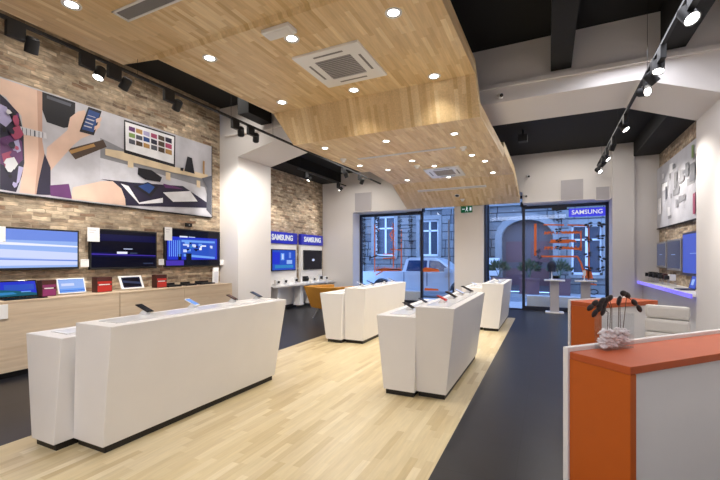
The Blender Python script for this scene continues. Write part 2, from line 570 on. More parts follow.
# measured outlines of the printed picture and the window films (metres on their own planes)
BANNER= [('shadowgrey',[(4.19,3.7),(4.63,3.6),(5.03,3.5),(6.58,3.39),(6.65,2.83),(4.78,2.97),(4.19,3.01)]),('palegrey',[(4.19,3.35),(4.73,3.33),(6.5,3.21),(6.65,2.83),(4.78,3.0),(4.19,2.97)]),('inkblack',[(3.32,4.19),(3.79,4.18),(3.78,3.78),(3.62,3.7),(3.38,3.72),(3.32,3.89)]),('inkgrey',[(3.38,4.14),(3.73,4.13),(3.72,4.08),(3.38,4.09)]),('darkwood',[(3.67,3.37),(4.24,3.68),(4.3,3.57),(3.79,3.23)]),('ochre',[(3.69,3.35),(4.08,3.57),(4.11,3.53),(3.73,3.31)]),('skin',[(2.8,4.2),(2.95,4.21),(3.08,3.85),(3.08,3.69),(2.95,3.81),(2.87,3.92),(2.8,3.94)]),('skin',[(3.38,3.32),(3.67,3.68),(3.71,3.9),(3.83,4.04),(3.94,4.1),(3.96,3.97),(3.89,3.74),(4.18,4.03),(4.19,3.92),(4.09,3.75),(3.88,3.6),(3.76,3.46),(3.43,2.97),(3.37,3.01)]),('skin',[(2.95,4.21),(3.09,4.28),(3.32,4.2),(3.32,3.41),(3.35,3.22),(3.29,2.87),(3.25,2.53),(3.03,2.54),(3.08,3.01),(3.08,3.43),(3.05,3.75)]),('skinshade',[(3.25,4.2),(3.32,4.2),(3.32,3.41),(3.35,3.22),(3.29,2.87),(3.25,2.53),(3.22,2.52),(3.27,3.2)]),('navy',[(2.8,3.94),(2.87,3.89),(3.02,3.74),(3.08,3.48),(3.09,3.02),(3.06,2.82),(2.99,2.55),(2.8,2.58)]),('plum',[(2.8,3.31),(2.97,3.42),(3.06,3.33),(3.07,3.06),(2.95,2.89),(2.8,2.95)]),('lilac',[(2.8,3.8),(2.88,3.78),(2.94,3.6),(2.87,3.49),(2.8,3.53)]),('lilac',[(2.91,3.27),(3.02,3.35),(3.05,3.19),(2.98,3.13)]),('rose',[(2.82,3.09),(2.93,3.16),(2.97,2.99),(2.86,2.9)]),('lilac',[(3.02,2.96),(3.08,2.95),(3.03,2.73),(2.99,2.67)]),('silver',[(3.04,3.55),(3.37,3.55),(3.38,3.46),(3.06,3.44)]),('inkgrey',[(3.06,3.54),(3.07,3.54),(3.07,3.44),(3.06,3.44)]),('inkgrey',[(3.11,3.54),(3.12,3.54),(3.12,3.44),(3.11,3.44)]),('inkgrey',[(3.16,3.54),(3.17,3.54),(3.17,3.44),(3.16,3.45)]),('inkgrey',[(3.21,3.54),(3.23,3.54),(3.23,3.45),(3.21,3.45)]),('inkgrey',[(3.27,3.54),(3.28,3.54),(3.28,3.45),(3.27,3.45)]),('inkgrey',[(3.32,3.55),(3.33,3.54),(3.33,3.46),(3.32,3.46)]),('navy',[(3.35,3.22),(3.43,3.02),(3.43,2.59),(3.24,2.52),(3.27,2.79)]),('plum',[(3.42,2.74),(3.69,2.81),(3.74,2.56),(3.43,2.58)]),('inkblack',[(3.99,4.17),(4.21,4.17),(4.08,3.71),(3.85,3.71)]),('screenblue',[(4.0,4.13),(4.18,4.12),(4.07,3.76),(3.89,3.76)]),('palegrey',[(3.98,4.03),(4.11,4.03),(4.1,4.02),(3.98,4.02)]),('palegrey',[(3.96,3.97),(4.09,3.97),(4.08,3.95),(3.96,3.95)]),('palegrey',[(3.94,3.91),(4.07,3.9),(4.06,3.88),(3.94,3.89)]),('palegrey',[(3.92,3.84),(4.05,3.84),(4.04,3.82),(3.92,3.82)]),('skin',[(4.11,4.0),(4.21,4.07),(4.2,3.99),(4.12,3.94)]),('skin',[(4.09,3.87),(4.19,3.94),(4.17,3.87),(4.08,3.8)]),('navy',[(4.19,2.98),(4.78,3.02),(5.9,3.14),(6.65,2.83),(6.67,2.76),(4.63,2.52),(4.56,2.85),(4.36,2.97)]),('skin',[(3.75,2.76),(4.19,2.94),(4.4,2.98),(4.56,2.87),(4.63,2.7),(4.64,2.54),(3.73,2.57)]),('palegrey',[(5.53,2.64),(6.58,2.75),(6.65,2.57),(5.53,2.54)]),('palewood',[(4.27,3.53),(4.61,3.56),(5.71,3.51),(6.58,3.51),(6.58,3.4),(5.65,3.38),(4.63,3.4),(4.27,3.42)]),('palewood',[(4.68,3.42),(4.79,3.42),(4.79,3.3),(4.68,3.29)]),('palewood',[(5.48,3.36),(5.59,3.36),(5.59,3.2),(5.48,3.21)]),('palewood',[(6.26,3.33),(6.36,3.33),(6.36,3.17),(6.26,3.18)]),('inkblack',[(4.61,4.15),(5.71,4.16),(5.7,3.5),(4.61,3.54)]),('white',[(4.63,4.12),(5.68,4.13),(5.67,3.56),(4.64,3.6)]),('plum',[(4.7,4.06),(4.82,4.06),(4.82,3.97),(4.7,3.98)]),('ochre',[(4.84,4.06),(4.97,4.06),(4.97,3.97),(4.84,3.98)]),('lilac',[(4.99,4.06),(5.12,4.06),(5.12,3.97),(4.99,3.98)]),('rose',[(5.15,4.06),(5.28,4.06),(5.28,3.97),(5.15,3.98)]),('darkwood',[(5.31,4.07),(5.45,4.06),(5.45,3.97),(5.31,3.98)]),('navy',[(5.47,4.07),(5.62,4.07),(5.62,3.97),(5.47,3.98)]),('green',[(4.7,3.94),(4.82,3.94),(4.82,3.86),(4.7,3.86)]),('inkgrey',[(4.84,3.94),(4.97,3.94),(4.97,3.86),(4.84,3.86)]),('screenblue',[(4.99,3.95),(5.12,3.94),(5.12,3.86),(4.99,3.86)]),('navy',[(5.15,3.95),(5.28,3.94),(5.28,3.85),(5.15,3.86)]),('darkwood',[(5.31,3.95),(5.45,3.95),(5.45,3.85),(5.31,3.86)]),('rose',[(5.47,3.95),(5.62,3.95),(5.62,3.85),(5.47,3.86)]),('inkgrey',[(4.7,3.83),(4.82,3.82),(4.82,3.74),(4.7,3.74)]),('darkwood',[(4.84,3.83),(4.97,3.82),(4.97,3.74),(4.84,3.74)]),('ochre',[(4.99,3.83),(5.12,3.82),(5.12,3.74),(4.99,3.74)]),('inkgrey',[(5.15,3.83),(5.28,3.83),(5.28,3.74),(5.15,3.74)]),('darkwood',[(5.31,3.83),(5.45,3.83),(5.45,3.73),(5.31,3.74)]),('ochre',[(5.47,3.83),(5.62,3.83),(5.62,3.73),(5.47,3.74)]),('inkblack',[(6.01,3.8),(6.13,3.79),(6.2,3.46),(5.93,3.47)]),('inkblack',[(5.83,3.52),(5.91,3.53),(5.9,3.46),(5.83,3.46)]),('ochre',[(6.43,3.8),(6.48,3.8),(6.48,3.5),(6.43,3.5)]),('inkblack',[(4.88,3.32),(5.16,3.33),(5.39,3.23),(5.35,3.13),(5.02,3.12),(4.87,3.19)]),('plum',[(5.41,3.11),(5.71,3.1),(5.9,3.07),(5.47,3.03)]),('white',[(4.54,2.96),(4.69,2.94),(4.9,2.66),(5.41,2.82),(5.41,2.72),(4.9,2.63)]),('inkblack',[(4.78,2.95),(5.08,3.08),(5.31,3.02),(5.14,2.8)]),('screenblue',[(4.88,2.97),(5.09,3.06),(5.23,3.01),(5.11,2.86)]),('white',[(5.41,2.93),(6.08,3.06),(6.28,2.86),(5.65,2.77)]),('inkgrey',[(6.4,3.4),(6.71,3.51),(6.71,3.27),(6.67,2.59),(6.53,2.7),(6.55,3.2)])]
DECAL_L= [[(-5.71,2.85),(-5.71,1.07)],[(-4.98,2.82),(-4.98,1.28)],[(-4.68,2.61),(-4.68,1.25)],[(-5.67,1.15),(-4.66,1.18)],[(-5.38,1.58),(-4.94,1.6)],[(-5.38,1.74),(-4.94,1.74)],[(-5.67,0.97),(-5.38,1.13)],[(-4.98,2.62),(-5.12,2.43),(-4.98,2.25)],[(-5.71,2.71),(-5.53,2.57)],[(-5.09,1.92),(-4.68,1.88)],[(-5.6,1.17),(-5.31,1.22),(-4.73,1.18)]]
DECAL_R= [[(-0.35,2.65),(-0.35,1.67)],[(-0.12,2.61),(0.43,2.58)],[(0.52,2.58),(1.06,2.54),(1.07,1.21)],[(-0.19,1.65),(0.78,1.64),(0.87,1.45),(0.93,1.2)],[(0.87,2.4),(0.87,1.81)],[(-0.1,2.35),(0.08,2.38)],[(0.36,2.36),(0.84,2.35)],[(0.08,2.12),(0.71,2.11)],[(0.08,2.07),(0.57,2.06)],[(-0.08,1.92),(0.15,1.92)],[(0.34,1.91),(0.87,1.86)],[(0.99,0.86),(1.26,0.83)],[(1.06,1.21),(1.07,0.9)]]

# ------------------------------------------------------------------ the setting
struct(MB().box(-4.2, -0.78, -3.2, 11.2, -0.12, 0.0), 'floor', 'floor_wood')
struct(MB().box(-7.6, -4.2, -3.2, 13.3, -0.12, 0.0), 'floor', 'tile')
struct(MB().box(-0.78, 2.75, -3.2, 13.3, -0.12, 0.0), 'floor', 'tile')
struct(MB().box(-4.2, -0.78, 11.2, 13.3, -0.12, 0.0), 'floor', 'tile')
struct(MB().box(-7.75, 2.75, -3.3, 7.1, 5.2, 5.35), 'ceiling', 'black')
struct(MB().box(-7.75, 2.75, 8.15, 12.6, 4.65, 4.8), 'ceiling', 'black')
struct(MB().box(-7.3, -7.1, -3.2, 7.0, -0.1, 5.2), 'wall_left', 'brick')
struct(MB().box(-7.75, -7.55, 8.2, 12.6, -0.1, 4.7), 'wall_left', 'brick')
struct(MB().box(2.6, 2.75, -3.2, 7.0, -0.1, 5.2), 'wall_right', 'plaster')
struct(MB().box(2.6, 2.75, 8.2, 12.6, -0.1, 4.7), 'wall_right', 'brick')
struct(MB().box(-7.3, 2.75, -3.35, -3.2, -0.1, 5.2), 'wall_rear', 'plaster')
# portal frame: two piers, a soffit with haunches, an upper band set back behind a cornice
pf = MB()
out = [(-7.75, 0), (-6.53, 0), (-6.53, 3.97), (-5.3, 4.24), (1.2, 4.24), (2.2, 3.86), (2.2, 0), (2.75, 0), (2.75, 4.52), (-7.75, 4.52)]
for a, b in (([0, 1, 2, 9], 0), ([2, 3, 4, 5, 8, 9], 0), ([5, 6, 7, 8], 0)):
    pf.prism([out[i] for i in a], 'Y', 7.0, 8.2)
pf.box(-7.75, 2.75, 7.04, 8.2, 4.5, 5.2)
pf.box(-6.9, 2.75, 6.94, 7.01, 4.47, 4.53)
struct(pf, 'beam', 'plaster')
for x, ys in ((-5.84, 6.25), (0.04, -3.2), (1.47, -3.2)):
    struct(MB().box(x, x + 0.29, ys, 7.0, 4.6, 5.2), 'ceiling_joist', 'black')
struct(MB().box(2.03, 2.6, 8.2, 12.45, 4.28, 4.65), 'ceiling_duct', 'black')
struct(MB().box(-7.55, -6.75, 8.2, 12.45, 4.33, 4.65), 'ceiling_duct', 'black')
# street wall: piers and headers
fw = MB()
fw.box(-7.75, -6.3, 12.5, 13.3, -0.1, 4.7)
fw.box(-2.68, -1.79, 12.5, 13.3, -0.1, 4.7)
fw.box(1.56, 2.75, 12.5, 13.3, -0.1, 4.7)
fw.box(-6.3, -3.9, 12.5, 13.3, 3.22, 4.7)
fw.box(-3.9, -2.68, 12.5, 13.3, 3.55, 4.7)
fw.box(-1.79, -0.68, 12.5, 13.3, 3.55, 4.7)
fw.box(-0.68, 1.56, 12.5, 13.3, 3.22, 4.7)
struct(fw, 'wall_front', 'plaster')
struct(MB().box(1.56, 2.05, 12.4, 12.51, 0, 4.65), 'trim_1', 'plaster')
# folded oak ceiling
rows = [(-2.5, 4.40, -5.60, -1.05), (3.62, 4.40, -5.55, -1.03), (3.67, 4.35, -4.87, -1.03), (6.0, 4.35, -4.72, -.98),
        (6.25, 3.78, -4.43, -0.94), (9.0, 3.78, -4.28, -0.87), (9.04, 3.92, -4.28, -0.86), (11.0, 3.80, -4.22, -0.80),
        (12.4, 3.22, -4.22, -0.74)]
wc = MB()
TH = 0.21
for (ya, za, la, ra), (yb, zb, lb, rb) in zip(rows, rows[1:]):
    wc.poly([(la, ya, za), (lb, yb, zb), (rb, yb, zb), (ra, ya, za)], 'ceil_wood')
    wc.poly([(la, ya, za + TH), (ra, ya, za + TH), (rb, yb, zb + TH), (lb, yb, zb + TH)], 'ceil_wood')
    wc.poly([(ra, ya, za), (rb, yb, zb), (rb, yb, zb + TH), (ra, ya, za + TH)], 'fascia_wood')
    wc.poly([(la, ya, za), (la, ya, za + TH), (lb, yb, zb + TH), (lb, yb, zb)], 'fascia_wood')
for (y, z, l, r), s in ((rows[0], 1), (rows[-1], -1)):
    p = [(l, y, z), (r, y, z), (r, y, z + TH), (l, y, z + TH)]
    wc.poly(p if s == 1 else p[::-1], 'fascia_wood')
struct(wc, 'wood_ceiling')


def cz(y):
    for a, b in zip(rows, rows[1:]):
        if y <= b[0]:
            return a[1] + (b[1] - a[1]) * (y - a[0]) / (b[0] - a[0])
    return rows[-1][1]


def cslope(y):
    return math.atan2(cz(y + 0.05) - cz(y - 0.05), 0.1)


# shop windows ---------------------------------------------------------------
def shop_window(n, x0, xm, x1, tall_left):
    fr = MB()
    ya, yb = 13.08, 13.18
    lo, hi = 3.2, 3.53
    zl, zr = (hi, lo) if tall_left else (lo, hi)
    # jambs, mullion, heads, sills
    jl = 0.08
    fr.box(x0, x0 + jl, ya, yb, 0, zl)
    fr.box(x1 - jl, x1, ya, yb, 0, zr)
    fr.box(xm - 0.04, xm + 0.04, ya - 0.02, yb, 0, hi)
    fr.box(xm - 0.09, xm + 0.09, ya - 0.06, yb, lo - 0.02, lo + 0.12)
    fr.box(x0 + jl, xm - 0.04, ya, yb, zl - 0.09, zl)
    fr.box(xm + 0.04, x1 - jl, ya, yb, zr - 0.09, zr)
    fr.box(x0 + jl, xm - 0.04, ya, yb, 0, 0.03 if tall_left else 0.12)
    fr.box(xm + 0.04, x1 - jl, ya, yb, 0, 0.12 if tall_left else 0.03)
    w = struct(fr, 'window_%d' % n, 'darkmetal')
    g = MB().box(x0 + jl, xm - 0.04, 13.125, 13.135, 0.03, zl - 0.09)
    g.box(xm + 0.04, x1 - jl, 13.125, 13.135, 0.03, zr - 0.09)
    g.build('glass', 'shopglass', w)
    return w


w1 = shop_window(1, -6.3, -3.93, -2.68, False)
MB().box(-4.45, -4.05, 13.0, 13.08, 3.14, 3.2).build('door_closer', 'darkmetal', w1)
h = MB().cyl((-2.98, 13.04, 0.3), (-2.98, 13.04, 2.88), 0.025)
h.cyl((-2.98, 13.04, 0.6), (-2.98, 13.13, 0.6), 0.015).cyl((-2.98, 13.04, 2.6), (-2.98, 13.13, 2.6), 0.015)
h.build('door_handle', 'grey', w1)
w2 = shop_window(2, -1.79, -0.68, 1.56, True)
MB().box(-1.785, -1.74, 12.62, 13.08, 0, 3.5).build('window_jamb', 'darkmetal', w2)
MB().box(0.1, 0.5, 12.98, 13.08, 3.02, 3.14).build('door_closer', 'darkmetal', w2)
struct(MB().box(-6.2, -4.0, 13.32, 13.5, 0.0, 0.42), 'trim_2', 'white')
struct(MB().box(-0.6, 1.5, 13.32, 13.5, 0.0, 0.42), 'trim_3', 'white')

# service panels in the street wall
for a, b, c, d, l in ((-6.2, -5.57, 3.26, 3.9, 'grey square service panel left above the street window, beside the left corner'),
                      (0.33, 0.88, 3.24, 3.8, 'grey service panel above the right street window, larger of the two there'),
                      (1.19, 1.5, 3.2, 3.54, 'small grey service panel by the right end above the right street window')):
    v = thing('wall_panel', l, 'panel', ((a + b) / 2, 12.5, c), group='service panels in the street wall')
    MB().box(a, b, 12.475, 12.5, c, d).build('cover', 'vent', v)
    f = MB()
    for q in ((a - .015, a, c - .015, d + .015), (b, b + .015, c - .015, d + .015), (a, b, c - .015, c), (a, b, d, d + .015)):
        f.box(q[0], q[1], 12.47, 12.5, q[2], q[3])
    f.build('frame', 'plaster', v)

# ------------------------------------------------------------------ outside: pavement, street, houses
struct(MB().box(-14, 9, 13.3, 15.6, -0.2, -0.02), 'pavement', 'kerb')
struct(MB().box(-14, 9, 15.6, 18.6, -0.4, -0.15), 'street', 'asphalt')
struct(MB().box(-14, 9, 18.6, 20.0, -0.4, 0.0), 'pavement', 'kerb')

bd = thing('stone_building', 'pale stone building across the street with arched doorway and tall white windows', 'building', (-2.5, 20, 0))
wallm = MB()
openings = [(-8.7, -7.5, 1.7, 3.9), (-6.1, -5.1, 1.7, 3.6), (-2.0, 0.2, -0.1, 3.4), (0.95, 2.15, 0.85, 3.1), (-11.6, -10.4, 1.7, 3.9)]
xs = sorted({-14.0, 9.0} | {o[0] for o in openings} | {o[1] for o in openings})
for a, b in zip(xs, xs[1:]):
    op = [o for o in openings if o[0] <= a and o[1] >= b]
    if op:
        if op[0][2] > 0:
            wallm.box(a, b, 20, 20.5, 0, op[0][2])
        wallm.box(a, b, 20, 20.5, op[0][3], 7.5)
    else:
        wallm.box(a, b, 20, 20.5, 0, 7.5)
wallm.build('wall', 'facade', bd)
for x in (-9.6, -6.85, -4.6, -2.85, 0.55, 2.9):
    MB().box(x - 0.28, x + 0.28, 19.85, 20.02, 0, 7.5).box(x - .36, x + .36, 19.8, 20.02, 0, .8).build('pilaster', 'facade', bd)
MB().box(-14, 9, 19.75, 20.02, 4.3, 4.6).box(-14, 9, 19.82, 20.02, 4.1, 4.3).build('cornice', 'stone', bd)
for i, (a, b, c, d) in enumerate(openings):
    if i == 2:
        continue
    f = MB()
    f.box(a, a + .09, 20.1, 20.25, c, d).box(b - .09, b, 20.1, 20.25, c, d).box(a, b, 20.1, 20.25, c, c + .1).box(a, b, 20.1, 20.25, d - .1, d)
    m_ = (a + b) / 2
    f.box(m_ - .05, m_ + .05, 20.12, 20.24, c, d).box(a, b, 20.12, 20.24, c + (d - c) * .68, c + (d - c) * .68 + .08)
    w = f.build('window', 'sash', bd)
    MB().box(a, b, 20.18, 20.2, c, d).build('pane', 'pane', w)
    MB().box(a - .15, b + .15, 19.85, 20.05, c - .14, c).box(a - .18, a, 19.9, 20.05, c, d + .2).box(b, b + .18, 19.9, 20.05, c, d + .2).box(a - .18, b + .18, 19.88, 20.05, d, d + .22).build('surround', 'stone', bd)
arch = MB()
N = 14
for i in range(N):
    t0, t1 = PI * i / N, PI * (i + 1) / N
    c0, c1 = (-0.9 - 1.1 * math.cos(t0), 2.6 + .8 * math.sin(t0)), (-0.9 - 1.1 * math.cos(t1), 2.6 + .8 * math.sin(t1))
    d0, d1 = (-0.9 - 1.4 * math.cos(t0), 2.6 + 1.1 * math.sin(t0)), (-0.9 - 1.4 * math.cos(t1), 2.6 + 1.1 * math.sin(t1))
    arch.prism([c0, c1, d1, d0], 'Y', 19.8, 20.06)
    arch.prism([c0, c1, (c1[0], 3.45), (c0[0], 3.45)], 'Y', 20.0, 20.3)
arch.box(-2.3, -2.0, 19.8, 20.06, 0, 2.6).box(0.2, 0.5, 19.8, 20.06, 0, 2.6)
arch.build('doorway_arch', 'stone', bd)
dl = MB().box(-2.0, 0.2, 20.3, 20.36, 0, 3.4).box(-.92, -.88, 20.28, 20.3, 0, 2.6)
dl.build('door', 'door', bd)
MB().box(-1.85, -1.05, 20.28, 20.31, .3, 1.1).box(-.75, .05, 20.28, 20.31, .3, 1.1).box(-1.85, -1.05, 20.28, 20.31, 1.4, 2.4).box(-.75, .05, 20.28, 20.31, 1.4, 2.4).build('door_panel', 'planter', bd)
MB().box(-2.72, -2.1, 19.74, 19.8, .75, 1.6).build('notice_board', 'paper', bd)

# parked pickup, nose to the right
car = thing('pickup_truck', 'silver double-cab pickup parked in the street behind the left window', 'car', (-5.6, 16.6, -0.15))
Y0, Y1 = 15.75, 17.5
body = MB()
low = [(-8.3, .28), (-2.95, .28), (-2.9, .62), (-3.05, .86), (-3.95, .98), (-6.2, 1.0), (-8.3, .98)]
wh = [(-7.25, .22), (-3.85, .22)]
bo = [(-8.3, .3), (-7.72, .3)]
for cx in (-7.25, -3.85):
    for i in range(9):
        t = PI - PI * i / 8
        bo.append((cx + .47 * math.cos(t), .26 + .47 * math.sin(t)))
bo += [(-2.95, .3), (-2.88, .62), (-3.02, .88), (-3.95, 1.0), (-6.3, 1.02), (-8.3, 1.0)]
# outline cut into columns keeps every face convex
cols_ = sorted(set(round(p[0], 3) for p in bo))


def edgez(x, top):
    pts = bo[-5:][::-1] if top else bo[:len(bo) - 5]
    pts = sorted(pts, key=lambda q: q[0]) if top else pts
    best = None
    for (a, az), (b, bz) in zip(pts, pts[1:]):
        if min(a, b) - 1e-6 <= x <= max(a, b) + 1e-6 and abs(b - a) > 1e-6:
            z = az + (bz - az) * (x - a) / (b - a)
            best = z if best is None else (max(best, z))
    return best


for a, b in zip(cols_, cols_[1:]):
    za, zb, ta, tb = edgez(a, 0), edgez(b, 0), edgez(a, 1), edgez(b, 1)
    if None in (za, zb, ta, tb) or b - a < 1e-3:
        continue
    body.prism([(a, za), (b, zb), (b, tb), (a, ta)], 'Y', Y0, Y1)
body.build('body', 'silver', car)
cab = MB()
cb = [(-6.35, 1.0), (-4.0, .99), (-4.75, 1.52), (-5.0, 1.6), (-6.0, 1.62), (-6.22, 1.55)]
bot_ = [(x, Y0 + .05, z) for x, z in cb]
top_ = cb
vs = [(x, Y0 + (.05 if z < 1.1 else .2), z) for x, z in cb] + [(x, Y1 - (.05 if z < 1.1 else .2), z) for x, z in cb]
cab.add(vs, [tuple(range(6)), tuple(reversed(range(6, 12)))] + [(i + 6, (i + 1) % 6 + 6, (i + 1) % 6, i) for i in range(6)])
cab.build('cab', 'silver', car)


def sidez(z):
    return Y0 + .05 + .15 * (z - 1.0) / .6


gl = []
for pts in ([(-6.18, 1.05), (-5.3, 1.05), (-5.3, 1.5), (-6.1, 1.5)], [(-5.2, 1.05), (-4.25, 1.05), (-4.78, 1.46), (-5.2, 1.5)]):
    g = MB()
    g.add([(x, sidez(z) - .012, z) for x, z in pts] + [(x, sidez(z) + .01, z) for x, z in pts],
          [(0, 1, 2, 3), (7, 6, 5, 4), (0, 4, 5, 1), (1, 5, 6, 2), (2, 6, 7, 3), (3, 7, 4, 0)])
    g.build('side_window', 'carglass', car)
for q in ((-6.27, -6.24, .45, 1.0), (-5.27, -5.24, .45, 1.0), (-4.1, -4.07, .6, .98)):
    MB().box(q[0], q[1], Y0 - .008, Y0 + .01, q[2], q[3]).build('door_seam', 'carglass', car)
for x in (-5.5, -4.55):
    MB().box(x, x + .18, Y0 - .03, Y0, .84, .88).build('door_handle', 'alu', car)
MB().box(-4.5, -4.28, Y0 - .16, Y0 + .02, 1.02, 1.2).build('mirror', 'silver', car)
for cx in (-7.25, -3.85):
    for yy in (Y0 + .02, Y1 - .26):
        t = MB().cyl((cx, yy, .22), (cx, yy + .24, .22), .37, n=24).build('wheel', 'tyre', car)
        MB().cyl((cx, yy - .01, .22), (cx, yy + .02, .22), .22, n=18).build('hubcap', 'alu', t)

car.location.x += .75


def bush(mb, c, r, n, seed):
    rnd = random.Random(seed)
    for _ in range(n):
        d = Vector((rnd.gauss(0, 1), rnd.gauss(0, 1), abs(rnd.gauss(0.3, .9)))).normalized()
        p = Vector(c) + d * r * rnd.uniform(.45, 1)
        L = rnd.uniform(.14, .26)
        t = (d + Vector((rnd.gauss(0, .3), rnd.gauss(0, .3), .4))).normalized()
        s = t.orthogonal().normalized() * L * .13
        q = p + t * L * .5
        mb.poly([p, q + s, p + t * L, q - s])
        mb.poly([p, q - s, p + t * L, q + s])
    for k in range(5):
        a = k * 1.3
        mb.cyl(Vector(c) - Vector((0, 0, r * .6)), Vector(c) + Vector((math.cos(a) * r * .5, math.sin(a) * r * .5, r * .5)), .012, n=5)


for i, (x, lab) in enumerate(((-2.05, 'spiky green bush in brown planter across the street, leftmost, beside a white notice'),
                              (-0.75, 'green bush in brown planter before the arched door, just right of the door mullion'),
                              (0.45, 'wide green bush in brown planter seen between the two white pedestals'))):
    t = thing('potted_bush', lab, 'plant', (x, 18.98, 0), group='planters across the street')
    MB().box(x - .4, x + .4, 18.7, 19.26, 0, .62).box(x - .43, x + .43, 18.67, 19.29, .62, .7).build('planter', 'planter', t)
    b = MB()
    bush(b, (x, 18.98, 1.0), .42, 300, i)
    b.build('foliage', 'leaf', t)

# ------------------------------------------------------------------ films and hanging cut-outs in the windows
def stroke(mb, pts, y, w, m=None, d=0.004):
    for (a, az), (b, bz) in zip(pts, pts[1:]):
        L = math.hypot(b - a, bz - az)
        if L < 1e-4:
            continue
        nx, nz = -(bz - az) / L * w / 2, (b - a) / L * w / 2
        mb.prism([(a + nx, az + nz), (b + nx, bz + nz), (b - nx, bz - nz), (a - nx, az - nz)], 'Y', y, y + d, m)


mb = MB()
for i, p in enumerate(DECAL_L):
    stroke(mb, p, 13.11, .035 if i not in (3,) else .07)
rr = random.Random(3)
for i in range(26):
    z = 2.85 - i * .05
    stroke(mb, [(-4.98 + rr.uniform(-.1, .1), z), (-4.98 + rr.uniform(-.1, .1), z - .04)], 13.11, .02)
for i in range(16):
    x = -5.65 + i * .06
    stroke(mb, [(x, 1.16), (x + .03, 1.24 + rr.uniform(0, .05))], 13.11, .02)
tag(mb.build('window_drawing', 'decal'), 'orange line drawing stuck on the left street window glass', 'sticker')
mb = MB()
for i, p in enumerate(DECAL_R):
    stroke(mb, p, 13.11, {0: .07, 3: .05, 6: .06, 7: .07, 10: .06}.get(i, .04))
for (xa, xb, z) in ((-0.1, .8, 2.36), (0.05, .75, 2.1), (-.1, .85, 1.9)):
    x = xa
    while x < xb:
        w_ = rr.uniform(.04, .09)
        stroke(mb, [(x, z - .05), (x + w_ * .5, z + .05), (x + w_, z - .04)], 13.112, .025)
        if rr.random() < .6:
            stroke(mb, [(x, z), (x + w_, z)], 13.112, .022)
        x += w_ + rr.uniform(.02, .07)
mb.prism([(.93, 1.28), (1.12, 1.28), (1.18, 1.0), (.9, 1.02)], 'Y', 13.11, 13.114)
tag(mb.build('window_lettering', 'decal'), 'orange speech-bubble film with rows of lettering on the right street window', 'sticker')
mb = MB()
mb.prism([(-3.89, 1.12), (-3.31, 1.13), (-3.36, 1.22), (-3.8, 1.28), (-3.9, 1.22)], 'Y', 13.11, 13.114)
tag(mb.build('door_sticker', 'decal'), 'orange patch sticker on the left glass door, upper one over the car window', 'sticker')
mb = MB().prism([(-3.85, .48), (-3.34, .49), (-3.36, .55), (-3.83, .57)], 'Y', 13.11, 13.114)
tag(mb.build('door_sticker', 'decal'), 'thin orange strip sticker low on the left glass door', 'sticker')


def butterfly(mb, x, z, s, y=13.04, tilt=0.0):
    for sg in (-1, 1):
        for (dx, dz, a) in ((.6, .35, .55), (.45, -.4, .42)):
            pts = []
            for k in range(8):
                t = 2 * PI * k / 8
                ex, ez = dx * sg * s + a * s * math.cos(t) * .95, dz * s + a * s * .62 * math.sin(t)
                pts.append((x + ex * math.cos(tilt) - ez * math.sin(tilt), z + ex * math.sin(tilt) + ez * math.cos(tilt)))
            mb.prism(pts, 'Y', y, y + .006)
    mb.cyl((x, y, z - s * .6), (x, y, z + s * .6), .006, n=6)


def garland(x, z0, z1, step, s, lab, seed, grp):
    t = thing('butterfly_garland', lab, 'garland', (x, 13.04, z1), group=grp)
    MB().cyl((x, 13.043, z1), (x, 13.043, 3.12), .004, n=5).build('string', 'blackfilm', t)
    r_ = random.Random(seed)
    z = z0
    while z > z1:
        m_ = MB()
        butterfly(m_, x + r_.uniform(-.02, .02), z, s, tilt=r_.uniform(-.6, .6))
        m_.build('butterfly', 'blackfilm', t)
        z -= step * r_.uniform(.85, 1.15)


G = 'hanging butterfly garlands'
garland(-5.55, 3.0, 1.8, .17, .085, 'black cut-out garland hanging over the left window beside the window across the street', 1, G)
garland(-4.71, 2.9, 1.95, .2, .07, 'black cut-out garland hanging in middle of the left window', 2, G)
garland(-4.31, 2.9, 1.95, .2, .08, 'black cut-out garland hanging in the left window nearest the black mullion', 3, G)
garland(-6.12, 3.0, 1.3, .16, .07, 'cut-out garland hanging against left edge of the left window', 4, G)
garland(.29, 3.0, 1.65, .26, .08, 'black cut-out garland hanging across middle of the orange lettering', 5, G)
garland(1.05, 2.55, 1.25, .42, .1, 'black cut-out garland on the right edge of the orange speech bubble', 6, G)
garland(1.37, 2.55, 1.2, .34, .1, 'black cut-out garland at the far right edge of the right window', 7, G)
garland(-.25, 1.8, 1.2, .2, .07, 'short pale cut-out garland near the orange frame lower left corner', 8, G)
mb = MB()
stroke(mb, [(-5.9, 1.6), (-5.6, 1.68), (-5.0, 1.64)], 13.1, .04)
stroke(mb, [(-5.9, 1.5), (-5.9, 1.7)], 13.1, .05)
stroke(mb, [(-4.75, 2.65), (-4.3, 2.65)], 13.1, .025)
stroke(mb, [(-4.75, 1.95), (-4.3, 1.93)], 13.1, .025)
tag(mb.build('window_stroke', 'blackfilm'), 'black arrow-like film strokes on the left street window', 'sticker')
mb = MB()
for sg in (-1, 1):
    for k in range(12):
        t0, t1 = 2 * PI * k / 12, 2 * PI * (k + 1) / 12
        stroke(mb, [(1.08 + sg * .11 + .11 * math.cos(t0), .62 + .07 * math.sin(t0)), (1.08 + sg * .11 + .11 * math.cos(t1), .62 + .07 * math.sin(t1))], 13.1, .03)
stroke(mb, [(.92, .45), (1.25, .45)], 13.1, .03)
tag(mb.build('window_loop', 'blackfilm'), 'black figure-eight loop sticker low on the right street window', 'sticker')
sg = thing('window_sign', 'violet lit sign with white capital letters at top of the right window', 'sign', (1.05, 12.94, 2.8))
MB().box(.55, 1.46, 12.94, 13.0, 2.8, 3.04).build('panel', glow('violet_sign', rgb(70, 70, 230), .8), sg)
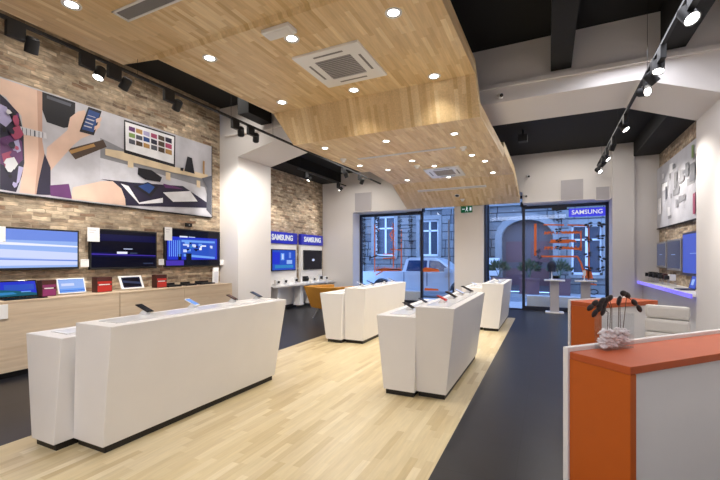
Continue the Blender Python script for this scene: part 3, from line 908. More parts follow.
text('lettering', 'SAMSUNG', .17, 'letters', sg, (1.01, 12.935, 2.92), (PI / 2, 0, 0), .003, .002)

# ------------------------------------------------------------------ display counters on the oak floor
def counter(lab, lowtop, lowbot, top, bot, h1=1.05, h0=.92, lab_group='white display counters'):
    """each block: (x0, x1, y0, y1) at its top and at its bottom"""
    t = thing('display_counter', lab, 'counter', ((bot[0] + bot[1]) / 2, (bot[2] + bot[3]) / 2, 0), group=lab_group)

    def blk(nm, tp, bt, hh, bev=.006):
        b = [(bt[0], bt[2], .06), (bt[1], bt[2], .06), (bt[1], bt[3], .06), (bt[0], bt[3], .06)]
        c = [(tp[0], tp[2], hh), (tp[1], tp[2], hh), (tp[1], tp[3], hh), (tp[0], tp[3], hh)]
        MB().hexa(b, c, None, bev).build(nm, 'white', t)
        MB().box(bt[0] + .02, bt[1] - .02, bt[2] + .03, bt[3] - .03, 0, .062).build('plinth', 'plinth', t)
        xm = (tp[0] + tp[1]) / 2
        MB().box(xm - .13, xm + .13, tp[2] + .12, tp[3] - .12, hh, hh + .008, None, .003).build('display_strip', 'whitegloss', t)
    blk('tall_block', top, bot, h1)
    blk('low_block', lowtop, lowbot, h0)
    return t


counter('long white angular display counter nearest the camera, left side of the oak floor',
        (-4.26, -3.7, 1.88, 4.1), (-3.99, -3.655, 1.8, 4.1), (-3.62, -3.14, 1.95, 4.27), (-3.66, -3.25, 1.95, 4.16))
counter('white angular display counter in the middle of the oak floor, beside the charcoal aisle',
        (-1.85, -1.355, 4.3, 6.3), (-1.75, -1.37, 4.28, 6.3), (-1.355, -.91, 4.26, 6.5), (-1.375, -1.03, 4.36, 6.45))
counter('white display counter before the left street window, beside the ochre armchair',
        (-4.01, -3.51, 6.53, 8.6), (-3.82, -3.49, 6.45, 8.5), (-3.5, -3.06, 6.6, 8.9), (-3.48, -3.09, 6.55, 8.75), 1.03)
counter('farthest white display counter, at the street end of the oak floor',
        (-1.8, -1.34, 9.2, 11.0), (-1.7, -1.31, 9.0, 10.9), (-1.33, -.87, 9.05, 11.25), (-1.3, -.96, 8.95, 11.15), 1.03)


def phone_proto(kind, label, loc, rz, face, case='screenoff', size=1.0, cat='phone'):
    t = thing(kind, label, cat, loc, rz, 'display phones and tablets on the white counters')
    size = size * .85
    w, l, d = .075 * size, .15 * size, .009
    a = math.radians(24)
    MB().prism([(-.05, 0), (.055, 0), (.045, .012), (.0, .05), (-.012, .05)], 'X', -.022, .022).build('stand', 'whitegloss', t, local=True)

    def R(x, y, z):
        return (x, (y * math.cos(a) - z * math.sin(a)) * 1 + .01, y * math.sin(a) + z * math.cos(a) + .055)
    def slab(x0, x1, y0, y1, z0, z1, bev, nm, mt, par):
        b = [R(x0, y0, z0), R(x1, y0, z0), R(x1, y1, z0), R(x0, y1, z0)]
        c = [R(x0, y0, z1), R(x1, y0, z1), R(x1, y1, z1), R(x0, y1, z1)]
        return MB().hexa(b, c, None, bev).build(nm, mt, par, local=True)
    s = slab(-w / 2, w / 2, -l / 2, l / 2, 0, d, .003, 'handset', case, t)
    slab(-w / 2 + .004, w / 2 - .004, -l / 2 + .012, l / 2 - .012, d, d + .001, 0, 'screen', face, s)
    return t


RX = -PI / 2
for (loc, lab, face, case, sz) in (
    ((-3.5, 2.5, 1.058), 'dark phone on tilted stand, nearest on the long near counter', 's_navy', 'screenoff', 1.25),
    ((-3.5, 3.06, 1.058), 'bright blue phone on tilted stand, second on the long near counter', 's_cyan', 'whitegloss', 1.25),
    ((-3.5, 3.66, 1.058), 'dark brown phone on tilted stand, third on the long near counter', 'brown', 'screenoff', 1.1),
    ((-3.48, 4.08, 1.058), 'slate blue phone on tilted stand at far end of the long near counter', 's_slate', 'screenoff', 1.25),
    ((-1.62, 4.85, .928), 'long dark phone on the low step of the middle counter, nearer one', 's_navy', 'screenoff', 1.3),
    ((-1.62, 5.5, .928), 'dark phone on the low step of the middle counter, farther one', 's_slate', 'screenoff', 1.1),
    ((-1.15, 4.7, 1.058), 'red phone on tilted stand, nearest on top of the middle counter', 'ink_red', 'ink_red', 1.0),
    ((-1.15, 5.2, 1.058), 'black phone on tilted stand, second on top of the middle counter', 's_navy', 'screenoff', 1.3),
    ((-1.15, 5.74, 1.058), 'pale grey phone on tilted stand, third on top of the middle counter', 's_pale', 'grey', 1.2),
    ((-1.13, 6.25, 1.058), 'black phone on tilted stand at far end of the middle counter', 's_navy', 'screenoff', 1.5),
    ((-3.3, 6.95, 1.038), 'white-stand dark phone at near end of the counter by the left window', 's_navy', 'whitegloss', 1.3),
    ((-3.28, 7.35, 1.038), 'black phone second from near end, counter by the left window', 's_slate', 'screenoff', 1.4),
    ((-3.27, 8.05, 1.038), 'dark phone third from near end, counter by the left window', 's_navy', 'screenoff', 1.4),
    ((-3.25, 8.45, 1.038), 'dark phone at far end of the counter by the left window', 's_navy', 'whitegloss', 1.4),
    ((-1.1, 9.75, 1.038), 'small dark phone on the farthest counter, on its tall block', 's_navy', 'whitegloss', 1.2),
    ((-1.58, 9.6, .928), 'small phone on the low block of the farthest counter', 's_pale', 'whitegloss', 1.2)):
    phone_proto('display_phone', lab, loc, 1.75 if loc[0] < -3 else 1.35, face, case, sz)
# ------------------------------------------------------------------ left wall: oak sideboard with laptops, televisions, banner
def sideboard(y0, y1, lab):
    t = thing('sideboard', lab, 'cabinet', (-6.77, (y0 + y1) / 2, 0), group='pale oak sideboards along the brick wall')
    MB().box(-7.085, -6.46, y0, y1, .08, 1.0).build('body', 'laminate', t)
    MB().box(-7.085, -6.44, y0 + .004, y1 - .004, 1.0, 1.03, None, .004).build('top', 'laminate', t)
    for k in range(2):
        a, b = y0 + (y1 - y0) * k / 2, y0 + (y1 - y0) * (k + 1) / 2
        MB().box(-6.46, -6.44, a + .003, b - .003, .085, .995).build('front_panel', 'laminate', t)
    MB().box(-7.08, -6.5, y0 + .01, y1 - .01, 0, .08).build('plinth', 'plinth', t)


sideboard(0.0, 4.14, 'pale oak sideboard under the brick wall, nearer unit, running out of the left edge')
sideboard(4.15, 6.72, 'pale oak sideboard under the brick wall, farther unit, next to the white pier')
t = thing('card_holder', 'small white card fixed on the sideboard front at the left edge', 'card', (-6.43, 2.6, .82))
MB().box(-6.44, -6.425, 2.42, 2.64, .8, .99, None, .003).build('card', 'paper', t)
MB().box(-6.44, -6.43, 2.41, 2.65, .79, .8).build('holder', 'clear', t)


def tv(y0, y1, z0, z1, lab, art):
    t = thing('television', lab, 'television', (-7.0, (y0 + y1) / 2, z0), group='televisions on the brick wall')
    MB().box(-7.05, -7.0, y0, y1, z0, z1, None, .006).build('housing', 'blackmetal', t)
    s = MB().box(-7.0, -6.997, y0 + .025, y1 - .025, z0 + .035, z1 - .025)
    s.mats = []
    sc = MB()
    Y0_, Y1_, Z0_, Z1_ = y0 + .025, y1 - .025, z0 + .035, z1 - .025
    k = 0
    for (m_, pts) in art:
        k += 1
        xx = -6.9995 + k * .0004
        sc.poly([(xx, Y0_ + (Y1_ - Y0_) * a, Z0_ + (Z1_ - Z0_) * b) for a, b in pts], m_)
    sc.build('screen', None, t)
    MB().box(-7.1, -7.05, (y0 + y1) / 2 - .2, (y0 + y1) / 2 + .2, (z0 + z1) / 2 - .15, (z0 + z1) / 2 + .15).build('wall_mount', 'blackmetal', t)
    return t


def RC(a, b, c, d):
    return [(a, c), (b, c), (b, d), (a, d)]


tv(2.55, 3.82, 1.42, 2.05, 'television showing pale blue light streaks, cut by the left edge', [
    ('s_sky', RC(0, 1, 0, 1)), ('s_pale', RC(0, 1, .06, .24)), ('s_pale', [(0, .28), (1, .22), (1, .4), (0, .5)]),
    ('s_sky2', RC(0, 1, .72, 1)), ('s_white', [(0, .6), (1, .56), (1, .6), (0, .68)]), ('s_sky2', [(0, .22), (1, .16), (1, .2), (0, .25)])])
tv(3.99, 5.25, 1.4, 2.11, 'television with near-black screen, violet streak and small white caption', [
    ('s_navy', RC(0, 1, 0, 1)), ('s_deep', RC(0, 1, .72, .9)), ('s_deep', [(0, .3), (1, .26), (1, .34), (0, .42)]),
    ('s_violet', [(0, .345), (1, .31), (1, .33), (0, .375)]), ('s_white', RC(.36, .52, .37, .43)), ('s_slate', RC(.56, .68, .37, .41)),
    ('s_pale', RC(.46, .6, .5, .52)), ('s_slate', RC(.78, .95, .08, .11)), ('s_violet', RC(0, .5, .355, .36))])
art3 = [('s_deep', RC(0, 1, 0, 1)), ('s_navy', RC(0, 1, .82, 1)), ('s_navy', RC(0, 1, 0, .14)), ('s_blue', RC(.02, .95, .16, .8)), ('s_royal', RC(.2, .92, .25, .75)),
        ('s_cyan', RC(.26, .9, .66, .72)), ('s_cyan', [(.3, .25), (.9, .18), (.9, .24), (.3, .32)]), ('s_navy', RC(.2, .26, .16, .32)), ('s_navy', RC(.34, .44, .14, .34)),
        ('s_violet', RC(0, .3, .0, .14))]
rr = random.Random(5)
for k in range(20):
    a, b = .28 + rr.random() * .55, .36 + rr.random() * .26
    art3.append((rr.choice(['s_cyan', 's_pale', 's_white', 's_deep', 's_aqua']), RC(a, a + .03 + rr.random() * .06, b, b + .03 + rr.random() * .05)))
for k in range(6):
    art3.append(('s_cyan', RC(.04 + k * .035, .055 + k * .035, .25, .7)))
art3 += [('s_white', RC(.22, .36, .79, .83)), ('s_pale', RC(.38, .5, .8, .82))]
tv(5.43, 6.91, 1.41, 2.22, 'television showing glowing blue city graphics, beside the white pier', art3)

for (y, z, w, h_, lab) in ((2.74, 1.83, .2, .22, 'white price card at top corner of the leftmost television'),
                           (4.04, 1.88, .2, .24, 'white price card at top left corner of the near-black television'),
                           (5.5, 1.96, .17, .27, 'white price card at top left corner of the blue city television'),
                           (3.9, 1.45, .13, .13, 'small white price tag between pale and near-black televisions'),
                           (5.34, 1.46, .12, .12, 'small white price tag between near-black and blue city televisions'),
                           (6.95, 1.44, .1, .12, 'small white price tag right of the blue city television')):
    t = thing('price_card', lab, 'card', (-6.985, y, z - .005), group='price cards on the brick wall')
    MB().box(-6.99, -6.982, y - w / 2, y + w / 2, z, z + h_).build('card', 'paper', t)
    c = MB()
    c.box(-6.982, -6.9815, y - w * .35, y + w * .2, z + h_ * .78, z + h_ * .84).box(-6.982, -6.9815, y - w * .35, y + w * .05, z + h_ * .62, z + h_ * .66)
    c.build('print', 'ink_palegrey', t)
    MB().box(-6.9975 if z > 1.6 else -7.095, -6.99, y - .02, y + .02, z + h_ * .4, z + h_ * .5).build('bracket', 'clear', t)

# printed banner
bn = thing('banner', 'large printed photo banner of woman with phone and desk on the brick wall', 'banner', (-7.06, 4.2, 2.55))
MB().box(-7.1, -7.05, 1.0, 6.7, 2.55, 4.19).build('panel', 'ink_wallgrey', bn)
pr = MB()
for i, (c, pts) in enumerate(BANNER):
    q = [(max(1.02, min(6.68, a)), max(2.57, min(4.17, b))) for a, b in pts]
    pr.poly([(-7.0495 + i * .00025, a, b) for a, b in q], 'ink_' + c)
rp = random.Random(8)
k0 = len(BANNER)
dress = [p for c, p in BANNER if c == 'navy'][0]


def inside(pt, poly):
    r_ = False
    for (a, b), (c, d) in zip(poly, poly[1:] + poly[:1]):
        if (b > pt[1]) != (d > pt[1]) and pt[0] < (c - a) * (pt[1] - b) / (d - b) + a:
            r_ = not r_
    return r_


for i in range(140):
    a, b = rp.uniform(2.4, 3.6), rp.uniform(2.6, 3.9)
    s_ = rp.uniform(.02, .09)
    q = [(a + s_ * math.cos(t) * rp.uniform(.6, 1.2), b + s_ * 1.3 * math.sin(t) * rp.uniform(.6, 1.2)) for t in (0, 1.1, 2.2, 3.3, 4.4, 5.4)]
    if all(inside(p, dress) for p in q):
        pr.poly([(-7.0495 + (k0 + i * .3) * .00025, u, v) for u, v in q], 'ink_' + rp.choice(['plum', 'plum', 'lilac', 'rose', 'inkblack', 'navy', 'silver']))
pr.build('printed_picture', None, bn)
MB().box(-7.1, -7.045, 1.0, 6.7, 2.53, 2.55).box(-7.1, -7.045, 6.7, 6.715, 2.53, 4.19).build('edge_strip', 'blackmetal', bn)


# laptops and boxes on the sideboard
def laptop(y0, y1, lab, case, arts, lean=.12, x=-6.72, h=.25, base=True):
    t = thing('laptop', lab, 'laptop', (x, (y0 + y1) / 2, 1.03), group='laptops on the oak sideboard')
    if base:
        MB().box(x, x + .24, y0, y1, 1.03, 1.048, None, .004).build('keyboard_base', case, t)
    b = [(x - .012, y0, 1.048), (x, y0, 1.048), (x, y1, 1.048), (x - .012, y1, 1.048)]
    q = [(x - .012 - lean * .6, y0, 1.03 + h), (x - lean * .6, y0, 1.03 + h), (x - lean * .6, y1, 1.03 + h), (x - .012 - lean * .6, y1, 1.03 + h)]
    l = MB().hexa(b, q, None, .003).build('lid', case, t)
    s = MB()
    k = 0
    for m_, pts in arts:
        k += 1
        vs = []
        for a, c in pts:
            zz = 1.048 + (h - .018) * (.07 + .86 * c)
            xx = x - lean * .6 * ((zz - 1.048) / (h - .018)) + .001 + k * .0006
            vs.append((xx, y0 + .018 + (y1 - y0 - .036) * a, zz))
        s.poly(vs, m_)
    s.build('screen', None, l)
    return t


laptop(2.62, 3.12, 'dark laptop showing blue sky and teal hills, at the left edge', 'screenoff',
       [('s_blue', RC(0, 1, 0, 1)), ('s_royal', RC(.2, .95, .4, .8)), ('s_teal', [(0, 0), (1, 0), (1, .15), (.5, .38), (0, .5)]), ('s_aqua', [(0, .1), (.5, .15), (.4, .28), (0, .3)]), ('s_cyan', RC(.6, .85, .25, .32))])
laptop(3.38, 3.78, 'white laptop with pale blue screen, second from the left edge', 'paper',
       [('s_cyan', RC(0, 1, 0, 1)), ('s_sky', RC(0, 1, .3, .95)), ('s_royal', RC(0, 1, .12, .16)), ('s_pale', RC(.1, .6, .5, .7))], base=False)
laptop(4.36, 4.79, 'tablet with thick white bezel and dark screen beneath the near-black television', 'paper',
       [('s_slate', RC(.06, .94, .05, .95)), ('s_navy', RC(.1, .9, .12, .88)), ('s_slate', [(.1, .5), (.9, .3), (.9, .5), (.1, .7)])], lean=.18, base=False)


def carton(y0, y1, h, lab, m1, m2):
    t = thing('product_box', lab, 'box', (-6.75, (y0 + y1) / 2, 1.03), group='cartons on the oak sideboard')
    MB().box(-6.84, -6.7, y0, y1, 1.03, 1.03 + h).build('carton', m2, t)
    MB().box(-6.7, -6.698, y0 + .01, y1 - .01, 1.04, 1.03 + h * .45).build('lower_print', m1, t)
    MB().box(-6.7, -6.698, y0 + .01, y1 - .01, 1.03 + h * .55, 1.03 + h * .72).build('upper_print', m1, t)
    MB().box(-6.7, -6.6975, y0 + .03, y1 - .04, 1.03 + h * .47, 1.03 + h * .53).build('caption', 'paper', t)


carton(3.15, 3.34, .24, 'magenta and brown carton between the two leftmost laptops', 'magenta', 'brown')
carton(3.93, 4.18, .25, 'red and dark carton between white laptop and white-bezel tablet', 'red', 'brown')
carton(5.02, 5.24, .25, 'red and dark carton right of the white-bezel tablet', 'red', 'brown')
for (y, w, lab) in ((5.42, .3, 'flat black gadget lying nearest the red carton on the sideboard'), (5.82, .25, 'flat black gadget in the middle of the sideboard end under the city television'),
                    (6.26, .38, 'long flat black gadget at sideboard end beside the leaflet holder')):
    t = thing('gadget', lab, 'gadget', (-6.8, y, 1.03), group='flat gadgets on the sideboard')
    MB().box(-6.9, -6.68, y - w / 2, y + w / 2, 1.03, 1.06, None, .006).build('base', 'blackmetal', t)
    MB().box(-6.9, -6.86, y - w / 2 + .02, y + w / 2 - .02, 1.06, 1.1, None, .006).build('hinge', 'blackmetal', t)
t = thing('leaflet_holder', 'leaning white leaflet holder at far end of sideboard beside white pier', 'holder', (-6.8, 6.62, 1.03))
MB().hexa([(-6.85, 6.52, 1.03), (-6.8, 6.52, 1.03), (-6.8, 6.66, 1.03), (-6.85, 6.66, 1.03)], [(-6.93, 6.62, 1.38), (-6.91, 6.62, 1.38), (-6.91, 6.78, 1.38), (-6.93, 6.78, 1.38)]).build('holder', 'paper', t)
MB().hexa([(-6.799, 6.54, 1.05), (-6.797, 6.54, 1.05), (-6.797, 6.64, 1.05), (-6.799, 6.64, 1.05)], [(-6.905, 6.635, 1.35), (-6.903, 6.635, 1.35), (-6.903, 6.76, 1.35), (-6.905, 6.76, 1.35)]).build('leaflet', 'ink_palegrey', t)
w = thing('wall_box', 'small metal box on brick wall just below the banner', 'box', (-7.08, 6.1, 2.3))
MB().box(-7.1, -7.06, 6.0, 6.16, 2.28, 2.36, None, .006).build('cover', 'blackmetal', w)
MB().cyl((-7.06, 6.08, 2.32), (-7.052, 6.08, 2.32), .018, n=12).build('knob', 'grey', w)

# ------------------------------------------------------------------ phone-maker wall units in the far left bay
def brand_unit(y0, y1, lab, art, ty0, ty1):
    t = thing('brand_unit', lab, 'display unit', (-7.5, (y0 + y1) / 2, 0), group='blue-headed wall display units')
    MB().box(-7.535, -7.45, y0, y1, .12, 2.04).build('panel', 'white', t)
    MB().box(-7.535, -7.42, y0, y1, 2.05, 2.4).build('header', 'blueboard', t)
    text('lettering', 'SAMSUNG', .235, 'letters', t, (-7.415, (y0 + y1) / 2, 2.225), (PI / 2, 0, PI / 2), .003, .008)
    MB().box(-7.535, -7.47, y0, y1, 0, .12).build('plinth', 'plinth', t)
    for yy in (y0 + .12, y1 - .3):
        MB().prism([(yy - .03, .1), (yy + .2, .1), (yy + .12, .74), (yy + .03, .74)], 'X', -7.35, -7.1).build('leg', 'white', t)
    return t


def wall_tv(y0, y1, lab, art):
    t = thing('wall_screen', lab, 'television', (-7.42, (y0 + y1) / 2, 1.2), group='screens on the display units')
    MB().box(-7.45, -7.41, y0, y1, 1.2, 1.87, None, .006).build('housing', 'blackmetal', t)
    s = MB()
    for k, (m_, pts) in enumerate(art):
        s.poly([(-7.4095 + k * .0005, y0 + .03 + (y1 - y0 - .06) * a, 1.23 + .61 * b) for a, b in pts], m_)
    s.build('screen', None, t)


brand_unit(9.1, 10.68, 'left wall unit with blue lettered header and blue screen', None, 0, 0)
brand_unit(10.92, 12.3, 'right wall unit with blue lettered header and black screen', None, 0, 0)
a1 = [('s_royal', RC(0, 1, 0, 1)), ('s_blue', RC(.0, .3, .3, .9)), ('s_cyan', RC(.35, .5, .5, .85)), ('s_aqua', RC(.1, .9, .1, .25)), ('s_pale', RC(.4, .46, .55, .8)), ('s_sky', RC(.6, .85, .3, .5)), ('s_sky2', RC(.7, .8, .6, .9))]
wall_tv(9.35, 10.58, 'screen with bright blue picture on the left blue-headed unit', a1)
wall_tv(11.06, 12.22, 'black screen with small oval mark on the right blue-headed unit', [('s_navy', RC(0, 1, 0, 1)), ('s_pale', [(.42, .45), (.5, .42), (.58, .47), (.56, .55), (.48, .57), (.42, .52)])])
tag(MB().box(-7.45, -7.0, 8.9, 12.45, .74, .79, None, .005).build('shelf_board', 'white'), 'long white shelf running below both blue-headed wall units', 'shelf')
MB_ = MB()
rr = random.Random(11)
names = ['white camera nearest the pier on the long white shelf', 'white camera with black lens second on the long white shelf', 'small white camera below the bright blue screen',
         'black camera between the two blue-headed units', 'white camera with dark lens below the black screen', 'white camera with large dark lens hood below the black screen',
         'small white camera at far end of the long white shelf']
for i, (y, m1, s) in enumerate(((9.25, 'whitegloss', 1), (9.6, 'whitegloss', 1.1), (10.15, 'whitegloss', 1.2), (10.75, 'blackmetal', 1.4), (11.2, 'whitegloss', 1.0), (11.62, 'whitegloss', 1.5), (12.0, 'whitegloss', 1.0))):
    t = thing('display_camera', names[i], 'camera', (-7.15, y, .79), group='cameras on the long white shelf')
    MB().prism([(-.12 * s, 0), (.12 * s, 0), (.09 * s, .05), (-.09 * s, .05)], 'X', -.08, .08).build('stand', 'whitegloss', t, local=True)
    b = MB().box(-.04, .04, -.085 * s, .085 * s, .05, .05 + .12 * s, None, .012).build('body', m1, t, local=True)
    MB().cyl((.04, 0, .05 + .06 * s), (.04 + .05 * s, .03, .04 + .06 * s), .032 * s, .036 * s, 14).build('lens', 'blackmetal', t, local=True)

# ochre armchair
ac = thing('armchair', 'ochre leather tub armchair behind the counter by the left window', 'chair', (-5.2, 9.0, 0), math.radians(-25))
ac.scale = (1.12, 1.12, 1)
sh = MB()
pts = [(-.5, -.3), (-.34, -.5), (.34, -.5), (.5, -.3), (.5, .35), (.36, .35), (.36, -.25), (.24, -.36), (-.24, -.36), (-.36, -.25), (-.36, .35), (-.5, .35)]


def ring(z, k, s):
    return [(x * k, y * k, z) for x, y in pts]


outr = [(-.5, .38), (-.54, -.2), (-.36, -.52), (.36, -.52), (.54, -.2), (.5, .38)]
inr = [(-.36, .38), (-.38, -.14), (-.26, -.38), (.26, -.38), (.38, -.14), (.36, .38)]
for i in range(5):
    a, b, c, d = outr[i], outr[i + 1], inr[i + 1], inr[i]
    sh.hexa([(p[0] * .72, p[1] * .72, .3) for p in (a, b, c, d)], [(p[0], p[1], .86) for p in (a, b, c, d)], None, .012)
sh.build('shell', 'ochre', ac, local=True)
MB().box(-.33, .33, -.3, .36, .3, .46, None, .04).build('seat', 'ochre', ac, local=True)
for sx in (-1, 1):
    for sy in (-1, 1):
        MB().cyl((sx * .2, sy * .18, .3), (sx * .3, sy * .3, 0), .022, .014, 8).build('leg', 'alu', ac, local=True)

# pedestals before the right window
for (x, y, lab) in ((.17, 12.78, 'white pedestal with grey column before right window, left one'), (.96, 12.78, 'white pedestal with grey column before right window, right one')):
    t = thing('pedestal', lab, 'pedestal', (x, y, 0), group='pedestals before the right window')
    MB().box(x - .24, x + .24, y - .18, y + .18, 0, .03, None, .004).build('base', 'white', t)
    MB().box(x - .12, x + .12, y - .06, y + .06, .03, .93).build('column', 'vent', t)
    MB().box(x - .27, x + .27, y - .17, y + .17, .93, .965, None, .004).build('top', 'white', t)
t = thing('display_figure', 'white stand holding rounded dark gadget on the left pedestal', 'gadget', (.1, 12.78, .965))
MB().cyl((.1, 12.78, .965), (.1, 12.78, .98), .07, n=16).cyl((.1, 12.78, .98), (.1, 12.78, 1.2), .018, .012, 10).build('stand', 'whitegloss', t)
MB().cyl((.1, 12.78, 1.2), (.1, 12.78, 1.36), .1, .12, 20).ball((.1, 12.78, 1.38), (.12, .12, .13)).build('gadget', 'jean', t)
t = thing('display_figure', 'white stand holding thin phone on the right pedestal', 'gadget', (.93, 12.78, .965))
MB().cyl((.93, 12.78, .965), (.93, 12.78, .98), .07, n=16).cyl((.93, 12.78, .98), (.93, 12.78, 1.15), .018, .012, 10).build('stand', 'whitegloss', t)
MB().box(.89, .97, 12.77, 12.785, 1.1, 1.25, None, .006).build('gadget', 'whitegloss', t)

# ------------------------------------------------------------------ right wall bay
rb = thing('banner', 'pale printed banner with grey city blocks high on the right brick wall', 'banner', (2.58, 10.4, 2.36))
MB().box(2.55, 2.6, 8.3, 12.49, 2.36, 3.89).build('panel', 'ink_palegrey', rb)
pr = MB()
rr = random.Random(21)
for k in range(34):
    a = rr.uniform(8.5, 11.9)
    b = rr.uniform(2.5, 3.65)
    if b > 3.05 and a < 11:
        c = rr.choice(['inkgrey', 'shadowgrey', 'shadowgrey', 'white'])
    else:
        c = rr.choice(['white', 'white', 'wallgrey', 'shadowgrey', 'shadowgrey'])
    ww, hh = rr.uniform(.1, .5), rr.uniform(.05, .2)
    pr.poly([(2.5495 - k * .0004, q[0], q[1]) for q in ((a, b), (a, b + hh), (a + ww, b + hh + .02), (a + ww, b))], 'ink_' + c)
for (a, b, ww, hh, c) in ((9.5, 3.1, .35, .35, 'inkgrey'), (9.9, 3.25, .2, .28, 'inkgrey'), (10.2, 3.2, .35, .12, 'shadowgrey'), (10.7, 3.15, .2, .35, 'shadowgrey'), (11.5, 3.0, .12, .3, 'inkgrey'), (12.0, 2.7, .3, .4, 'white'), (9.6, 3.55, .12, .25, 'green'), (9.5, 2.45, .15, .4, 'rose')):
    pr.poly([(2.534, q[0], q[1]) for q in ((a, b), (a, b + hh), (a + ww, b + hh), (a + ww, b))], 'ink_' + c)
pr.build('printed_picture', None, rb)
MB().box(2.54, 2.6, 8.3, 12.49, 2.34, 2.36).build('edge_strip', 'blackmetal', rb)
for (y0, y1, z0, z1, lab, m1, m2) in ((11.62, 12.46, 1.36, 2.0, 'slate screen in pale frame on right brick wall, nearest the corner', 's_slate', 'alu'),
                                      (10.45, 11.5, 1.32, 2.02, 'slate screen in pale frame on right brick wall, middle one', 's_slate', 'alu'),
                                      (8.9, 10.32, 1.25, 2.12, 'vivid blue screen on right brick wall beside the white pier', 's_royal2', 'navyplastic')):
    t = thing('wall_screen', lab, 'television', (2.58, (y0 + y1) / 2, z0), group='screens on the right wall')
    MB().box(2.54, 2.6, y0, y1, z0, z1, None, .006).build('frame', m2, t)
    MB().box(2.537, 2.541, y0 + .04, y1 - .04, z0 + .05, z1 - .04).build('screen', m1, t)
    MB().box(2.5355, 2.5372, y0 + (y1 - y0) * .35, y0 + (y1 - y0) * .65, (z0 + z1) / 2, (z0 + z1) / 2 + .012).build('caption', 's_sky', t)
sh = thing('wall_counter', 'white counter with violet lit edge along the right brick wall', 'counter', (2.35, 10.3, 0))
MB().box(2.15, 2.6, 8.2, 12.48, .96, 1.0).build('top', 'white', sh)
MB().box(2.125, 2.15, 8.2, 12.48, .93, 1.0).build('lit_edge', 'ledstrip', sh)
MB().box(2.25, 2.6, 8.2, 12.48, 0, .96).build('body', 'white', sh)
for k, (y, lab, m1) in enumerate(((12.2, 'black camera on clear stand nearest the corner of the right counter', 'blackmetal'), (11.85, 'black camera second from the corner of the right counter', 'blackmetal'),
                                  (11.4, 'large black camera third from the corner of the right counter', 'blackmetal'), (10.9, 'brown leather camera on the right counter', 'brown'),
                                  (10.4, 'white camera in the middle of the right counter', 'whitegloss'))):
    t = thing('display_camera', lab, 'camera', (2.38, y, 1.0), group='cameras on the right counter')
    MB().box(-.06, .06, -.09, .09, 0, .12).build('stand', 'clear', t, local=True)
    MB().box(-.05, .05, -.1, .1, .12, .25, None, .012).build('body', m1, t, local=True)
    MB().cyl((-.05, 0, .18), (-.13, 0, .18), .045, .05, 14).build('lens', 'blackmetal', t, local=True)
t = thing('laptop', 'open blue-screen laptop on the right counter beside the white pier', 'laptop', (2.38, 9.4, 1.0))
MB().box(2.22, 2.44, 9.15, 9.55, 1.0, 1.018, None, .004).build('keyboard_base', 'navyplastic', t)
l = MB().hexa([(2.44, 9.15, 1.018), (2.455, 9.15, 1.018), (2.455, 9.55, 1.018), (2.44, 9.55, 1.018)], [(2.5, 9.15, 1.27), (2.515, 9.15, 1.27), (2.515, 9.55, 1.27), (2.5, 9.55, 1.27)], None, .003).build('lid', 'navyplastic', t)
MB().poly([(2.441, 9.18, 1.03), (2.441, 9.52, 1.03), (2.496, 9.52, 1.255), (2.496, 9.18, 1.255)], 's_royal2').poly([(2.45, 9.3, 1.09), (2.45, 9.45, 1.09), (2.478, 9.45, 1.2), (2.478, 9.3, 1.2)], 's_sky').build('screen', None, l)

# ------------------------------------------------------------------ reception desks (rotated), vase, office chair
RZ = math.radians(47.5)
nd = thing('reception_desk', 'orange-topped reception desk in the near right corner', 'desk', (.34, 2.15, 0), RZ, 'orange reception desks')
L = 2.0
MB().box(0, L, 0, .32, 1.063, 1.1, None, .003).build('top', 'orangetop', nd, local=True)
MB().box(.0, .04, .0, .32, 0, 1.062).build('end_panel', 'orange', nd, local=True)
MB().box(.048, L, .018, .034, 0, 1.06).build('front_panel', 'white', nd, local=True)
MB().box(.04, L, .034, .32, 0.0, 1.06).build('body', 'white', nd, local=True)
MB().box(-.012, L, .322, .352, 0, 1.122, None, .003).build('outer_panel', 'white', nd, local=True)
fd = thing('reception_desk', 'farther orange-topped reception desk behind the white office chair', 'desk', (.50, 4.95, 0), RZ, 'orange reception desks')
L = .99
MB().box(0, L, 0, .35, 1.05, 1.1, None, .003).build('top', 'orangetop', fd, local=True)
MB().box(0, .04, 0, .35, 0, 1.049).build('end_panel', 'orange', fd, local=True)
MB().box(.048, L - .01, .018, .034, 0, 1.049).build('front_panel', 'white', fd, local=True)
MB().box(.04, L - .01, .034, .35, 0, 1.049).build('body', 'white', fd, local=True)
MB().box(-.012, L, .352, .382, 0, 1.112, None, .003).build('outer_panel', 'white', fd, local=True)

oc = thing('office_chair', 'white padded leather office chair between the two orange desks', 'chair', (1.09, 4.98, 0), math.radians(-22))
oc.scale = (.84, .84, 1.01)
MB().box(-.24, .24, -.5, -.02, .42, .5, None, .03).build('seat', 'leather', oc, local=True)
bk = MB().hexa([(-.21, .02, .46), (.21, .02, .46), (.21, .05, .46), (-.21, .05, .46)], [(-.21, .1, 1.08), (.21, .1, 1.08), (.21, .13, 1.08), (-.21, .13, 1.08)], None, .01).build('backrest', 'leather', oc, local=True)
for k in range(4):
    z = .54 + k * .14
    yy = .02 + (z - .46) * .13
    MB().box(-.22, .22, yy - .05, yy + .03, z, z + .135, None, .03).build('cushion', 'leather', bk, local=True)
MB().cyl((0, -.24, .08), (0, -.24, .42), .03).build('column', 'alu', oc, local=True)
for k in range(5):
    t_ = 2 * PI * k / 5
    f = MB().cyl((0, -.24, .1), (.28 * math.cos(t_), -.24 + .28 * math.sin(t_), .07), .022, .016, 8).build('foot', 'alu', oc, local=True)
    MB().cyl((.28 * math.cos(t_) - .012, -.24 + .28 * math.sin(t_), .03), (.28 * math.cos(t_) + .012, -.24 + .28 * math.sin(t_), .03), .03, n=12).build('castor', 'blackmetal', f, local=True)
